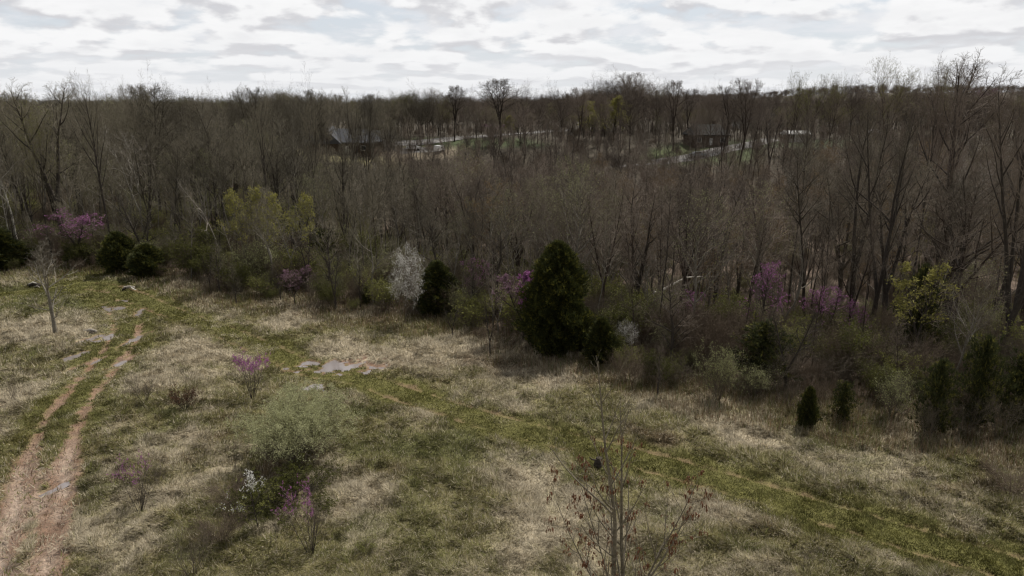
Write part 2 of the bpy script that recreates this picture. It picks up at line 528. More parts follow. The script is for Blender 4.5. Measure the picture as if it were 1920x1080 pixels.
def tubes(batches):
    """list of (P, R, sides) -> verts, quads"""
    VV, FF, off = [], [], 0
    for P, R, s in batches:
        m, n, _ = P.shape
        if m == 0: continue
        tan = norm(P[:, -1] - P[:, 0]); u, v = frame(tan)
        a = np.arange(s) * 2 * np.pi / s
        ring = np.cos(a)[None, :, None] * u[:, None] + np.sin(a)[None, :, None] * v[:, None]
        V = P[:, :, None] + R[:, :, None, None] * ring[:, None]
        VV.append(V.reshape(-1, 3))
        i = (np.arange(m)[:, None, None] * n + np.arange(n - 1)[None, :, None]) * s
        j = np.arange(s)[None, None]; j2 = (j + 1) % s
        q = np.stack([i + j, i + j2, i + s + j2, i + s + j], -1).reshape(-1, 4) + off
        FF.append(q); off += m * n * s
    return np.concatenate(VV), np.concatenate(FF)


def cards(C, size, rng, elong=1.0, flatn=0.0):
    """little random leaf-sized faces at C"""
    m = len(C)
    a = norm(rng.normal(0, 1, (m, 3))); b = norm(np.cross(a, rng.normal(0, 1, (m, 3))))
    s = (size * (0.6 + 0.8 * rng.random(m)))[:, None]
    V = np.stack([C - a * s * elong, C + b * s * 0.5, C + a * s * elong, C - b * s * 0.5], 1).reshape(-1, 3)
    return V, np.arange(4 * m).reshape(-1, 4)


def on_chains(P, n, rng, spread, t0=0.2):
    """n points per chain, strewn along it"""
    m, k, _ = P.shape
    t = t0 + (1 - t0) * rng.random((m, n)); ii = np.minimum((t * (k - 1)).astype(int), k - 2); f = (t * (k - 1) - ii)[..., None]
    r_ = np.arange(m)[:, None]
    C = P[r_, ii] * (1 - f) + P[r_, ii + 1] * f
    return (C + rng.normal(0, spread, C.shape)).reshape(-1, 3)


def tall_tree(seed, H=20.0, leaders=1, r0=0.2, clear=0.4, spread=0.30, n1=20, lean=0.03, crook=0.035, k2=7, k3=5, k4=3, up=0.07, rt=0.009, a1=(30, 60), round_=False):
    rng = np.random.default_rng(seed)
    if leaders == 1:
        P0, R0 = march(np.zeros((1, 3)), norm(np.array([[rng.normal(0, lean), rng.normal(0, lean), 1.0]])), np.array([H * (0.88 if round_ else 0.97)]), 16, rng, 0.02, crook, np.array([r0]), 0.10)
        L0 = np.array([H])
        main = [(P0, R0, 8)]
    else:
        ft = 0.22 + 0.18 * rng.random()
        Pb, Rb = march(np.zeros((1, 3)), norm(np.array([[rng.normal(0, lean), rng.normal(0, lean), 1.0]])), np.array([H * ft]), 6, rng, 0, crook, np.array([r0]), 0.8)
        ph = rng.random() * 6.28 + np.arange(leaders) * 6.28 / leaders + rng.normal(0, .3, leaders)
        an = np.radians(rng.uniform(12, 26, leaders))
        d = np.stack([np.sin(an) * np.cos(ph), np.sin(an) * np.sin(ph), np.cos(an)], 1)
        L0 = H * (1 - ft) * rng.uniform(0.88, 1.05, leaders)
        P0, R0 = march(np.repeat(Pb[:, -1], leaders, 0), d, L0, 12, rng, 0.035, crook, np.full(leaders, r0 * 0.68), 0.12)
        main = [(Pb, Rb, 8), (P0, R0, 7)]
        clear = max(0.15, clear - ft)
        n1 = max(8, int(n1 * 1.3 / leaders))
    sh = lambda t: np.clip(1.25 - 0.95 * ((t - clear) / (1 - clear)) ** 1.3, 0.22, 2) * np.clip((t - clear) * 6 + 0.55, 0, 1)
    if round_: sh = lambda t: 0.35 + 1.1 * np.sqrt(np.clip(1 - ((t - clear) / (1 - clear) * 1.9 - 0.75) ** 2 / 1.4, 0, 1))
    P1, R1, L1 = spawn(P0, R0, L0, n1, clear, 0.97, a1[0], a1[1], spread, 8, rng, up, 0.09, 0.016, 0.012, sh, 0.2)
    P2, R2, L2 = spawn(P1, R1, L1, k2, 0.22, 0.98, 25, 55, 0.50, 5, rng, up * .7, 0.10, 0.011, 0.008)
    # the leading tips get twigs as well
    P2b, R2b, L2b = spawn(P0, R0, L0 * 0.35, 18, 0.66, 1.0, 22, 50, 0.42, 5, rng, up, 0.1, 0.011, 0.008)
    P2, R2, L2 = np.concatenate([P2, P2b]), np.concatenate([R2, R2b]), np.concatenate([L2, L2b])
    P3, R3, L3 = spawn(P2, R2, L2, k3, 0.15, 1.0, 25, 60, 0.50, 4, rng, 0.05, 0.11, 0.009, rt)
    P4, R4, L4 = spawn(P3, R3, L3, k4, 0.15, 1.0, 25, 60, 0.62, 3, rng, 0.05, 0.12, 0.006, rt * 0.75, taper=0.6)
    return dict(trunk=tubes(main + [(P1, R1, 5)]), crown=tubes([(P2, R2, 3), (P3, R3, 3), (P4, R4, 3)]), tips=(P3, P4), rng=rng)


def bush(seed, H=2.5, stems=9, spread=35, k1=7, k2=6, k3=0, r0=0.02, wan=0.07, trop=0.06, base=0.12, rt=0.004, lf=0.5, t0=0.25, a=(18, 45), n0=8):
    rng = np.random.default_rng(seed)
    ph = rng.random(stems) * 6.28 + np.arange(stems) * 2.4; an = np.radians(spread * np.sqrt(rng.random(stems)))
    d = np.stack([np.sin(an) * np.cos(ph), np.sin(an) * np.sin(ph), np.cos(an)], 1)
    b = np.stack([base * np.cos(ph), base * np.sin(ph), np.zeros(stems) - 0.1], 1) * rng.random((stems, 1)) ** .5
    b[:, 2] = -0.08
    L0 = H / np.cos(an * 0.6) * rng.uniform(0.72, 1.05, stems)
    P0, R0 = march(b, d, L0, n0, rng, trop, wan, r0 * rng.uniform(.7, 1.1, stems), 0.25)
    P1, R1, L1 = spawn(P0, R0, L0, k1, t0, 1, a[0], a[1], lf, 5, rng, trop, wan, 0.010, rt)
    P2, R2, L2 = spawn(P1, R1, L1, k2, 0.15, 1, 20, 50, 0.5, 4, rng, trop, wan, 0.008, rt * 0.8, taper=0.5)
    cr = [(P1, R1, 3), (P2, R2, 3)]; tips = (P1, P2)
    if k3:
        P3, R3, L3 = spawn(P2, R2, L2, k3, 0.15, 1, 20, 55, 0.6, 3, rng, trop, wan, 0.006, rt * 0.7, taper=0.6)
        cr.append((P3, R3, 3)); tips = (P2, P3)
    return dict(trunk=tubes([(P0, R0, 5)]), crown=tubes(cr), tips=tips, rng=rng)


def cedar(seed, H=8.0, W=4.6, n=15000, low_=0.05, point=0.85, lump=0.20, size=0.20, tone=(0.048, 0.056, 0.020)):
    """dense evergreen: sprays of scale leaves filling a tapering, lumpy crown"""
    rng = np.random.default_rng(seed)
    h = rng.beta(1.15, 1.45, n)
    ph = rng.random(n) * 2 * np.pi
    prof = np.minimum(1.0, (1 - h) ** (0.56 * point) * 1.22) * np.clip(0.66 + h * 1.3, 0, 1)
    lumps = 1 + lump * (np.sin(ph * 3 + h * 9 + seed) + 0.7 * np.sin(ph * 5 - h * 17 + seed * 2) + 0.6 * np.sin(ph * 8 + h * 31)) + rng.normal(0, 0.05, n)
    lumps *= 0.86 + 0.3 * vnoise(ph * 3.2, h * 13, seed)
    rr = (0.35 + 0.65 * rng.random(n) ** 0.45)
    gap = vnoise(ph * 4.5 + seed, h * 19, seed + 5)
    rr = np.where((gap < 0.34) & (rr > 0.74), rr * 0.72, rr)
    rr = np.where((gap > 0.62) & (rng.random(n) < 0.35), rr * 1.16, rr)
    R = W / 2 * prof * lumps * rr
    C = np.stack([R * np.cos(ph), R * np.sin(ph), (low_ + (1 - low_) * h) * H * 0.97], 1)
    out = np.stack([np.cos(ph), np.sin(ph), 0.9 + 0 * ph], 1) + rng.normal(0, 0.38, (n, 3))
    d = norm(out); u, v = frame(d)
    w = (size * (0.6 + 0.8 * rng.random(n)))[:, None]
    V, F = [], []
    for k in range(3):
        a = rng.random(n)[:, None] * 6.28
        side = u * np.cos(a) + v * np.sin(a)
        dk = norm(d + side * (0.0, 0.7, -0.7)[k])
        b0 = C - d * w * 0.4
        V.append(np.stack([b0 - side * w * 0.20, b0 + side * w * 0.20, b0 + dk * w * 1.5], 1))
    V = np.concatenate(V).reshape(-1, 3); F = np.arange(len(V)).reshape(-1, 3)
    tn = np.array(tone)[None] * (0.75 + 0.6 * rng.random((n, 1)))
    tn = np.where(rng.random((n, 1)) < 0.22, tn * np.array([3.0, 2.5, 1.7]), tn)
    tint = np.tile(tn, (3, 1))
    rg = np.random.default_rng(seed + 1)
    P0, R0 = march(np.array([[0, 0, -0.1]]), np.array([[0, 0, 1.0]]), np.array([H * 0.92]), 10, rg, 0.02, 0.015, np.array([W * 0.035]), 0.1)
    P1, R1, L1 = spawn(P0, R0, np.array([W * 0.5]), 40, 0.08, 0.95, 50, 80, 0.9, 5, rg, 0.12, 0.05, 0.02, 0.01, lambda t: 1.1 - t * 0.95)
    return dict(trunk=tubes([(P0, R0, 8), (P1, R1, 4)]), foliage=(V, F, tint))


KIND = {}


def define(key, g, trunk_mat, twig_mat, leaf=None):
    """store a kind's meshes; leaf = (material, per-chain count, spread, size, which tips, share, part name)"""
    d = {}
    d['trunk'] = mk_mesh("trunk", *g['trunk'], [trunk_mat], True)
    if 'crown' in g: d['crown'] = mk_mesh("crown", *g['crown'], [twig_mat], False)
    if 'foliage' in g:
        V, F, t = g['foliage']
        d['crown'] = mk_mesh("crown", V, F, [twig_mat], False, t)
    if leaf:
        for mat, per, spr, size, lvl, share, part in (leaf if isinstance(leaf, list) else [leaf]):
            P = g['tips'][lvl]
            if callable(share): P = P[share(P[:, -1], g['rng'])]
            elif share < 1: P = P[g['rng'].random(len(P)) < share]
            C = on_chains(P, per, g['rng'], spr, 0.3)
            V, F = cards(C, size, g['rng'])
            d[part] = mk_mesh(part, V, F, [mat])
    zs = np.concatenate([g['trunk'][0], g.get('crown', g.get('foliage'))[0]])
    d['H'] = float(np.percentile(zs[:, 2], 99.9 if 'foliage' in g or zs[:, 2].max() < 9 else 99.3)); d['W'] = float(np.percentile(np.abs(zs[:, :2]), 98) * 2)
    KIND[key] = d
    return d


FIRST = {}


def place(key, name, x, y, height_m, rz=0.0, label=None, cat='tree', group=None, wide=1.0, tilt=(0, 0), sink=0.12, z=None):
    k = KIND[key]
    s = height_m / k['H']
    e = bpy.data.objects.new(name, None)
    COL.objects.link(e)
    e.empty_display_size = 0.5
    e.location = (x, y, (hz(x, y) if z is None else z) - sink * min(1.0, height_m / 6.0))
    e.rotation_euler = (tilt[0], tilt[1], rz)
    e.scale = (s * wide, s * wide, s)
    tag(e, label, cat, group)
    for part, me in k.items():
        if part in 'HW': continue
        o = bpy.data.objects.new(part, me); COL.objects.link(o); o.parent = e
    if key not in FIRST: FIRST[key] = e
    return e


def at_px(key, name, px, base_y, top_y, label, cat='tree', width_px=None, rz=0.0, group=None, tilt=(0, 0), **kw):
    """stand a thing on the land where its foot is seen, as tall (and wide) as it really must be"""
    x, y = ground_at(px, base_y)
    r = ray(px, top_y)
    z0 = hz(x, y)
    zt = CAM_H + r[2] * (y / r[1])
    h = max(zt - z0, 0.3)
    wide = 1.0
    if width_px:
        depth = y * math.cos(PITCH) + (CAM_H - (z0 + zt) / 2) * math.sin(PITCH)
        wide = (width_px / FPX * depth) / (KIND[key]['W'] * h / KIND[key]['H'])
    return place(key, name, x, y, h, rz, label, cat, group, wide, tilt, **kw)

# ------------------------------------------------------------------ the ground
def axis(lo, hi, step, out_lo, out_hi, grow=1.07, cap=60):
    mid = list(np.arange(lo, hi, step))
    a, s, v = [], step, mid[0]
    while v > out_lo: s = min(s * grow, cap); v -= s; a.append(v)
    b, s, v = [], step, mid[-1]
    while v < out_hi: s = min(s * grow, cap); v += s; b.append(v)
    return np.array(a[::-1] + mid + b)


def ground_material():
    m = bpy.data.materials.new("meadow_soil")
    m.use_nodes = True
    g = NT(m.node_tree); b = g.n['Principled BSDF']
    a = g.new('ShaderNodeAttribute'); a.attribute_name = "tint"
    w = g.new('ShaderNodeAttribute'); w.attribute_name = "wet"
    tc = g.new('ShaderNodeTexCoord')
    f1 = g.noise(tc.outputs['Object'], 2.2, 8, 0.7)
    f2 = g.noise(tc.outputs['Object'], 14.0, 6, 0.75)
    c = g.mix(1.0, a.outputs['Color'], g.ramp(f1, 0.3, 0.7, 0.68, 1.25), 'MULTIPLY')
    c = g.mix(1.0, c, g.ramp(f2, 0.3, 0.7, 0.55, 1.35), 'MULTIPLY')
    g.l.new(c, b.inputs['Base Color'])
    g.l.new(g.ramp(g.math('ADD', w.outputs['Fac'], g.math('MULTIPLY', g.math('SUBTRACT', f1, 0.5), 0.5)), 0.3, 0.9, 0.95, 0.30), b.inputs['Roughness'])
    b.inputs['Specular IOR Level'].default_value = 0.3
    bp = g.new('ShaderNodeBump'); bp.inputs['Strength'].default_value = 0.8; bp.inputs['Distance'].default_value = 0.06
    g.l.new(g.math('ADD', f1, f2), bp.inputs['Height'])
    g.l.new(bp.outputs[0], b.inputs['Normal'])
    return m


def build_ground():
    xs = axis(-52, 30, 0.17, -2600, 2600)
    ys = axis(16, 71, 0.17, -120, 5200, 1.05)
    X, Y = np.meshgrid(xs, ys)
    Z = height(X, Y)
    c = cover(X, Y)
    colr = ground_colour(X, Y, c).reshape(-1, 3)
    wet = (c['mud'] * 0.35 + c['mudnear'] * c['mud'] * 0.5 + c['pud'] * 0.6).ravel()
    V = np.stack([X, Y, Z], -1).reshape(-1, 3)
    ny, nx = X.shape
    i = (np.arange(ny - 1)[:, None] * nx + np.arange(nx - 1)[None]).ravel()
    F = np.stack([i, i + 1, i + nx + 1, i + nx], 1)
    fx, fy = X.ravel()[i], Y.ravel()[i]
    tm = c['tm'].ravel()[i] < 1.9
    tg = (np.maximum(0, c['track']).ravel()[i] > 0.55) & ~tm & (inwood(fx, fy) < 2)
    mat = ground_material()
    for name, sel in (("meadow_ground", ~tm & ~tg), ("muddy_track", tm), ("grassy_track", tg)):
        f = F[sel]
        used, inv = np.unique(f, return_inverse=True)
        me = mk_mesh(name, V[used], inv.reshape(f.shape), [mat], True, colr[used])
        at = me.attributes.new("wet", 'FLOAT', 'POINT'); at.data.foreach_set('value', np.clip(wet[used], 0, 1).astype(np.float32))
        tag(link(name, me), kind='structure')
    # standing water
    wm = bpy.data.materials.new("muddy_water"); wm.use_nodes = True
    g = NT(wm.node_tree); b = g.n['Principled BSDF']
    tc = g.new('ShaderNodeTexCoord')
    f = g.noise(tc.outputs['Object'], 0.8, 3, 0.5)
    g.l.new(g.mix(f, (0.285, 0.25, 0.24), (0.20, 0.18, 0.178)), b.inputs['Base Color'])
    b.inputs['Roughness'].default_value = 0.05
    bp = g.new('ShaderNodeBump'); bp.inputs['Strength'].default_value = 0.05
    g.l.new(g.noise(tc.outputs['Object'], 9, 2), bp.inputs['Height']); g.l.new(bp.outputs[0], b.inputs['Normal'])
    for cx, cy, a, bb, t in PUD:
        n = 40
        an = np.arange(n) * 2 * np.pi / n
        rx, ry = a * 1.55, bb * 1.55
        px = cx + rx * np.cos(an) * math.cos(t) - ry * np.sin(an) * math.sin(t)
        py = cy + rx * np.cos(an) * math.sin(t) + ry * np.sin(an) * math.cos(t)
        gx = cx + (np.array([0.0, .3, -.3, 0, 0]) * a); gy = cy + (np.array([0, 0, 0, .3, -.3]) * bb)
        lvl = float(np.median(height(gx, gy))) + 0.055
        V_ = np.stack([np.append(px, cx) - cx, np.append(py, cy) - cy, np.zeros(n + 1)], 1)
        F_ = np.stack([np.arange(n), (np.arange(n) + 1) % n, np.full(n, n)], 1)
        tag(link("puddle", mk_mesh("puddle", V_, F_, [wm]), loc=(cx, cy, lvl)), kind='structure')


build_ground()


def blades(name, n, seed, rmin, rmax, umax, size, mode, kind='stuff'):
    """matted grass: thin pointed faces laid in clumps over the land"""
    rng = np.random.default_rng(seed)
    r = rmin * (rmax / rmin) ** rng.random(n)
    u = (rng.random(n) * 2 - 1) * umax
    x, y = u * r, r
    iw = inwood(x, y)
    if mode == 'meadow': keep = iw < 3
    elif mode == 'edge': keep = (iw > -1.5 - 4 * fbm(x, y, 0.3, 71, 3)) & (iw < 7)
    x, y, iw = x[keep], y[keep], iw[keep]
    c = cover(x, y)
    gone = (c['mud'] > 0.35) | (c['pud'] > 0.2)
    keep = ~gone | (rng.random(len(x)) < 0.10)
    keep &= ~(c['pud'] > 0.2)
    x, y = x[keep], y[keep]; c = {k: v[keep] for k, v in c.items()}
    m = len(x)
    z = height(x, y)
    gnd = ground_colour(x, y, c)
    far = np.hypot(x, y) / 22.0
    tuft = fbm(x, y, 1.2, 101, 3, 0.6)
    swirl = fbm(x, y, 0.55, 103, 3) * 14 + fbm(x, y, 2.5, 107, 2) * 5
    az = swirl + rng.normal(0, 0.8, m)
    if mode == 'edge':
        lean = np.abs(rng.normal(0, 0.28, m)); L = size * rng.uniform(0.4, 1.3, m) * (0.5 + tuft)
        wd = 0.010 * far ** 0.8
    else:
        short = np.clip(c['track'] + 0.35 * c['green'] * 1, 0, 1)
        lean = np.where(rng.random(m) < 0.3, rng.normal(0.5, 0.3, m), rng.normal(1.12, 0.26, m)); lean = lean * (1 - 0.45 * short)
        L = size * (0.45 + 1.5 * tuft ** 1.5) * rng.uniform(0.5, 1.3, m) * (1 - 0.62 * short) * far ** 0.35
        wd = 0.011 * far ** 0.9 * rng.uniform(0.7, 1.4, m)
    d = np.stack([np.sin(lean) * np.cos(az), np.sin(lean) * np.sin(az), np.cos(lean)], 1)
    sd = norm(np.stack([-np.sin(az + rng.normal(0, .5, m)), np.cos(az), 0 * az], 1)) * wd[:, None]
    P = np.stack([x, y, z - 0.01 + np.maximum(0, tuft - 0.40) * 0.55 * (mode != 'edge') * (1 - c['track'])], 1)
    bend = np.stack([0 * az, 0 * az, -L * 0.2], 1)
    tip = P + d * L[:, None] + bend
    tip[:, 2] = np.maximum(tip[:, 2], z + 0.01)
    V = np.stack([P - sd, P + sd, tip], 1).reshape(-1, 3)
    F = np.arange(3 * m).reshape(-1, 3)
    k = rng.random(m)[:, None]
    clump = fbm(x, y, 1.6, 131, 4, 0.65)[:, None]
    col = gnd * (0.55 + 0.8 * rng.random((m, 1))) * (0.30 + 1.4 * clump)
    strawy = (rng.random(m) < 0.16 + 0.55 * c['straw'] - 0.10 * c['green'] - 0.24 * c['track'])[:, None]
    col = np.where(strawy, np.array([0.53, 0.465, 0.345]) * (0.5 + 0.7 * k), col)
    greeny = (rng.random(m) < 0.22 * (1 - c['straw']) * (1 - c['brown']))[:, None]
    col = np.where(greeny & ~strawy, np.array([0.16, 0.168, 0.048]) * (0.6 + 0.8 * k), col)
    if mode == 'edge':
        col = np.where(k < 0.72, np.array([0.25, 0.175, 0.11]), np.array([0.36, 0.31, 0.22])) * (0.5 + 0.8 * rng.random((m, 1)))
        col = np.where(rng.random((m, 1)) < 0.25, np.array([0.12, 0.135, 0.04]), col)
    col = np.clip(col, 0.004, 0.8)
    o = link(name, mk_mesh(name, V, F, [M['blade']], False, col))
    tag(o, kind=kind)
    return o


tag(blades("meadow_grass", 1500000, 3, 16.5, 78, 0.86, 0.26, 'meadow'), 'matted dry straw and short green grass covering the open meadow', 'grass')
tag(blades("dry_weeds", 240000, 4, 22, 78, 0.88, 0.75, 'edge'), 'tangled brown weeds and stalks along the edge of the wood', 'weeds')

# ------------------------------------------------------------------ kinds of trees and shrubs
define('broad', tall_tree(11, 20, 1, 0.27, 0.36, 0.36, 24, rt=0.012, k2=9, up=.045, a1=(35, 68), round_=True), M['bark'], M['twig'])
define('broad_b', tall_tree(12, 19, 2, 0.27, 0.42, 0.38, 26, rt=0.012, k2=9, up=.04, a1=(35, 65), round_=True), M['bark'], M['twig'])
define('forked', tall_tree(13, 20, 3, 0.26, 0.5, 0.34, 26, rt=0.012, up=.05), M['bark'], M['twig'])
define('slender', tall_tree(14, 19, 1, 0.17, 0.58, 0.17, 16, up=.05), M['bark'], M['twig'])
define('slender_b', tall_tree(15, 18, 1, 0.16, 0.50, 0.20, 15, crook=0.06, up=.04), M['bark'], M['twig'])
define('ascending', tall_tree(16, 18, 2, 0.20, 0.42, 0.26, 18, up=0.10, a1=(22, 45)), M['bark'], M['twig'])
define('dense', tall_tree(17, 15, 2, 0.19, 0.28, 0.40, 24, k2=9, k3=6, up=.04, a1=(35, 70), round_=True), M['bark'], M['twig'])
define('dome', tall_tree(76, 20, 1, 0.30, 0.30, 0.42, 26, k2=10, k3=6, k4=4, rt=.017, up=.03, a1=(35, 75), round_=True), M['bark'], M['twig'])
define('dome_b', tall_tree(77, 20, 3, 0.30, 0.40, 0.42, 30, k2=9, k3=6, k4=3, rt=.016, up=.04, a1=(30, 65)), M['bark'], M['twig'])
define('young', tall_tree(18, 13, 1, 0.09, 0.48, 0.17, 14, k2=5, rt=0.007), M['bark'], M['twig'])
define('young_b', tall_tree(19, 11, 2, 0.09, 0.30, 0.24, 16, k2=6, k3=4, rt=0.006), M['greyb'], M['twig'])
define('crooked', tall_tree(20, 14, 2, 0.15, 0.35, 0.30, 14, crook=0.10, k3=4), M['greyb'], M['twig'])
define('pale_crooked', tall_tree(78, 13, 2, 0.11, 0.3, 0.32, 12, crook=0.12, k2=5, k3=4, k4=2), M['pale'], M['dead'])
define('pole', tall_tree(71, 15, 1, 0.095, 0.62, 0.13, 10, k2=5, k3=4, lean=.05), M['dark'], M['twig'])
define('pole_b', tall_tree(72, 14, 1, 0.10, 0.52, 0.16, 11, k2=5, k3=4, lean=.08, crook=.06), M['greyb'], M['twig'])
define('tall_dark', tall_tree(73, 20, 2, 0.38, 0.50, 0.30, 16, rt=0.013, k2=7, k3=5, crook=.045, up=.06, a1=(25, 50)), M['dark'], M['twig'])
define('tall_dark_b', tall_tree(74, 20, 1, 0.36, 0.42, 0.36, 18, rt=0.013, k2=8, k3=5, crook=.05, up=.07, a1=(28, 52)), M['dark'], M['twig'])
define('tall_dark_c', tall_tree(75, 20, 3, 0.36, 0.50, 0.28, 16, rt=0.013, k2=7, k3=5, crook=.06, up=.05, a1=(25, 50)), M['dark'], M['twig'])
BARE = ['pale_crooked', 'dome', 'dome_b', 'pole', 'pole_b', 'tall_dark', 'tall_dark_b', 'tall_dark_c', 'broad', 'broad_b', 'forked', 'slender', 'slender_b', 'ascending', 'dense', 'young', 'young_b', 'crooked']
define('budding', tall_tree(21, 17, 2, 0.19, 0.3, 0.40, 26, k2=9, up=.05, round_=True), M['bark'], M['twig'], (M['gleaf'], 3, 0.10, 0.075, 0, 0.75, 'foliage'))
define('greening', tall_tree(22, 14, 1, 0.13, 0.3, 0.30, 20), M['greyb'], M['twig'], (M['sleaf'], 2, 0.08, 0.05, 0, 0.7, 'foliage'))
define('yellowing', tall_tree(23, 10, 2, 0.10, 0.2, 0.30, 20, k3=5, rt=0.005), M['greyb'], M['greyb'], (M['yleaf'], 4, 0.10, 0.078, 0, 0.8, 'foliage'))
define('yellow_round', tall_tree(24, 12, 1, 0.12, 0.15, 0.30, 24, rt=0.005), M['bark'], M['twig'], (M['yleaf'], 7, 0.10, 0.12, 0, 1.0, 'foliage'))
define('orange_bud', tall_tree(25, 12, 1, 0.12, 0.3, 0.28, 20, rt=0.005), M['greyb'], M['twig'], (M['oleaf'], 3, 0.08, 0.06, 0, 0.8, 'foliage'))
define('pale_trunk', tall_tree(26, 18, 1, 0.17, 0.45, 0.18, 14, k2=5, k3=4, k4=2), M['pale'], M['greyb'])
define('dead_snag', tall_tree(27, 12, 1, 0.15, 0.35, 0.24, 9, crook=0.16, k2=4, k3=2, k4=1, up=0.02), M['dead'], M['dead'])
define('redbud_tree', tall_tree(28, 7, 3, 0.10, 0.25, 0.36, 20, rt=0.005, a1=(30, 65)), M['dark'], M['shrub'], (M['purple'], 3, 0.05, 0.050, 0, 0.5, 'blossom'))
define('redbud_thin', tall_tree(29, 7, 2, 0.09, 0.25, 0.40, 16, rt=0.005, a1=(40, 75)), M['dark'], M['shrub'], (M['purple'], 4, 0.04, 0.055, 0, 0.45, 'blossom'))
define('faded_bud', tall_tree(30, 9, 2, 0.10, 0.2, 0.34, 20, rt=0.005), M['dark'], M['shrub'], (M['faint'], 4, 0.05, 0.06, 0, 0.8, 'blossom'))
hi = lambda lo: (lambda P, rng: P[:, 2] > lo * P[:, 2].max())
define('redbud_fan', bush(31, 2.6, 12, 24, 7, 6, r0=0.022), M['dark'], M['shrub'], (M['purple'], 14, 0.03, 0.036, 1, hi(.66), 'blossom'))
define('redbud_open', bush(32, 2.6, 9, 34, 7, 6, r0=0.020), M['dark'], M['shrub'], (M['purple'], 9, 0.02, 0.028, 1, lambda P, rng: (P[:, 2] > .62 * P[:, 2].max()) & (P[:, 0] < 0.25), 'blossom'))
define('redbud_lean', tall_tree(33, 6, 3, 0.09, 0.35, 0.34, 18, rt=0.005, a1=(20, 45)), M['dark'], M['shrub'],
       [(M['purple'], 8, 0.06, 0.075, 0, lambda P, rng: (P[:, 2] > .62 * P[:, 2].max()) & (P[:, 0] > -.3), 'blossom'), (M['faint'], 3, 0.05, 0.05, 0, lambda P, rng: (P[:, 2] > .35 * P[:, 2].max()) & (P[:, 0] < .3), 'faded_blossom')])
define('white_tree', tall_tree(34, 6, 1, 0.08, 0.25, 0.36, 26, rt=0.004, a1=(30, 60), k2=9, k4=3, round_=True), M['shrub'], M['shrub'], (M['white'], 6, 0.12, 0.048, 0, 0.8, 'blossom'))
define('willow', bush(35, 3.2, 34, 46, 9, 8, 3, r0=0.024, wan=0.06, trop=0.02, rt=0.003), M['shrub'], M['shrub'], (M['wleaf'], 9, 0.05, 0.030, 1, hi(.36), 'foliage'))
define('sage_shrub', bush(36, 3.2, 16, 40, 8, 7, 3, r0=0.03, rt=0.004), M['shrub'], M['shrub'], (M['sleaf'], 2, 0.07, 0.045, 1, 0.7, 'foliage'))
define('olive_shrub', bush(37, 3.0, 18, 40, 8, 7, 3, r0=0.03, rt=0.005), M['shrub'], M['shrub'], (M['olive'], 3, 0.08, 0.055, 1, 0.8, 'foliage'))
define('green_shrub', bush(38, 2.6, 16, 45, 8, 7, 2, r0=0.03, rt=0.005), M['shrub'], M['shrub'], (M['gleaf'], 3, 0.08, 0.06, 1, 0.5, 'foliage'))
define('bare_shrub', bush(39, 2.4, 10, 38, 7, 6, 3, r0=0.018), M['shrub'], M['shrub'])
define('brush', bush(40, 1.8, 22, 48, 8, 6, 2, r0=0.012, rt=0.004), M['rust'], M['rust'])
define('rusty', bush(46, 1.4, 20, 46, 7, 6, 0, r0=0.014), M['dark'], M['dark'], (M['rleaf'], 4, 0.04, 0.035, 1, 0.8, 'foliage'))
define('thin_shrub', bush(41, 2.4, 5, 16, 7, 5, 2, r0=0.018), M['shrub'], M['shrub'])
define('sapling', tall_tree(42, 6.5, 1, 0.11, 0.18, 0.30, 15, k2=5, k3=3, k4=2, rt=0.005, a1=(40, 70), up=0.16), M['greyb'], M['greyb'])
define('edge_tree', tall_tree(43, 6.5, 1, 0.15, 0.22, 0.26, 18, k2=6, k3=4, k4=2, rt=0.007, crook=.06), M['dark'], M['twig'])
define('edge_tree_b', tall_tree(44, 6, 2, 0.12, 0.22, 0.28, 16, k2=6, k3=4, k4=3, rt=0.005), M['dark'], M['dark'])
define('yellow_vine', tall_tree(45, 8, 2, 0.09, 0.12, 0.28, 22, k3=5, rt=0.005), M['dark'], M['shrub'],
       (M['yleaf'], 3, 0.08, 0.075, 0, lambda P, rng: vnoise(P[:, 0] * 1.6 + 5, P[:, 2] * 1.6, 3) > 0.45, 'foliage'))
define('cedar', cedar(51, 8.0, 4.5, 30000, tone=(0.046, 0.053, 0.017), size=0.17), M['dark'], M['cedar'])
define('cedar_cone', cedar(52, 5.2, 2.9, 12000, 0.04, 0.95), M['dark'], M['cedar'])
define('cedar_round', cedar(53, 4.6, 3.0, 11000, 0.04, 0.75), M['dark'], M['cedar'])
define('cedar_small', cedar(54, 3.2, 1.9, 5000, 0.05, 0.9, 0.22, 0.15, tone=(0.04, 0.046, 0.015)), M['dark'], M['cedar'])
define('cedar_open', cedar(55, 6.0, 3.0, 3600, 0.06, 0.5, 0.75, 0.24, tone=(0.045, 0.052, 0.020)), M['dark'], M['cedar'])

# ------------------------------------------------------------------ things placed one by one
BL = 'bare trees of the wood'
at_px('cedar', 'cedar_tree', 1043, 668, 449, 'big dense dark evergreen standing alone before the wood, largest of all evergreens', width_px=120)
at_px('cedar_cone', 'cedar_tree', 822, 592, 487, 'dark cone-shaped evergreen beside the white-flowering tree', width_px=72)
at_px('cedar_small', 'cedar_tree', 1126, 685, 592, 'small green evergreen just right of the biggest dark evergreen', width_px=56)
at_px('cedar_round', 'cedar_tree', 227, 513, 432, 'dark rounded evergreen at the bend of the track, left of a pair', width_px=56, rz=1)
at_px('cedar_round', 'cedar_tree', 280, 523, 455, 'dark rounded evergreen nearer the white log, right of a pair', width_px=54, rz=3)
at_px('cedar_round', 'cedar_tree', 155, 500, 455, 'low dark evergreen in shade under the purple-flowering tree', width_px=48, rz=2)
at_px('cedar_cone', 'cedar_tree', 5, 508, 425, 'dark evergreen cut by the left edge of the photo', width_px=80, rz=2)
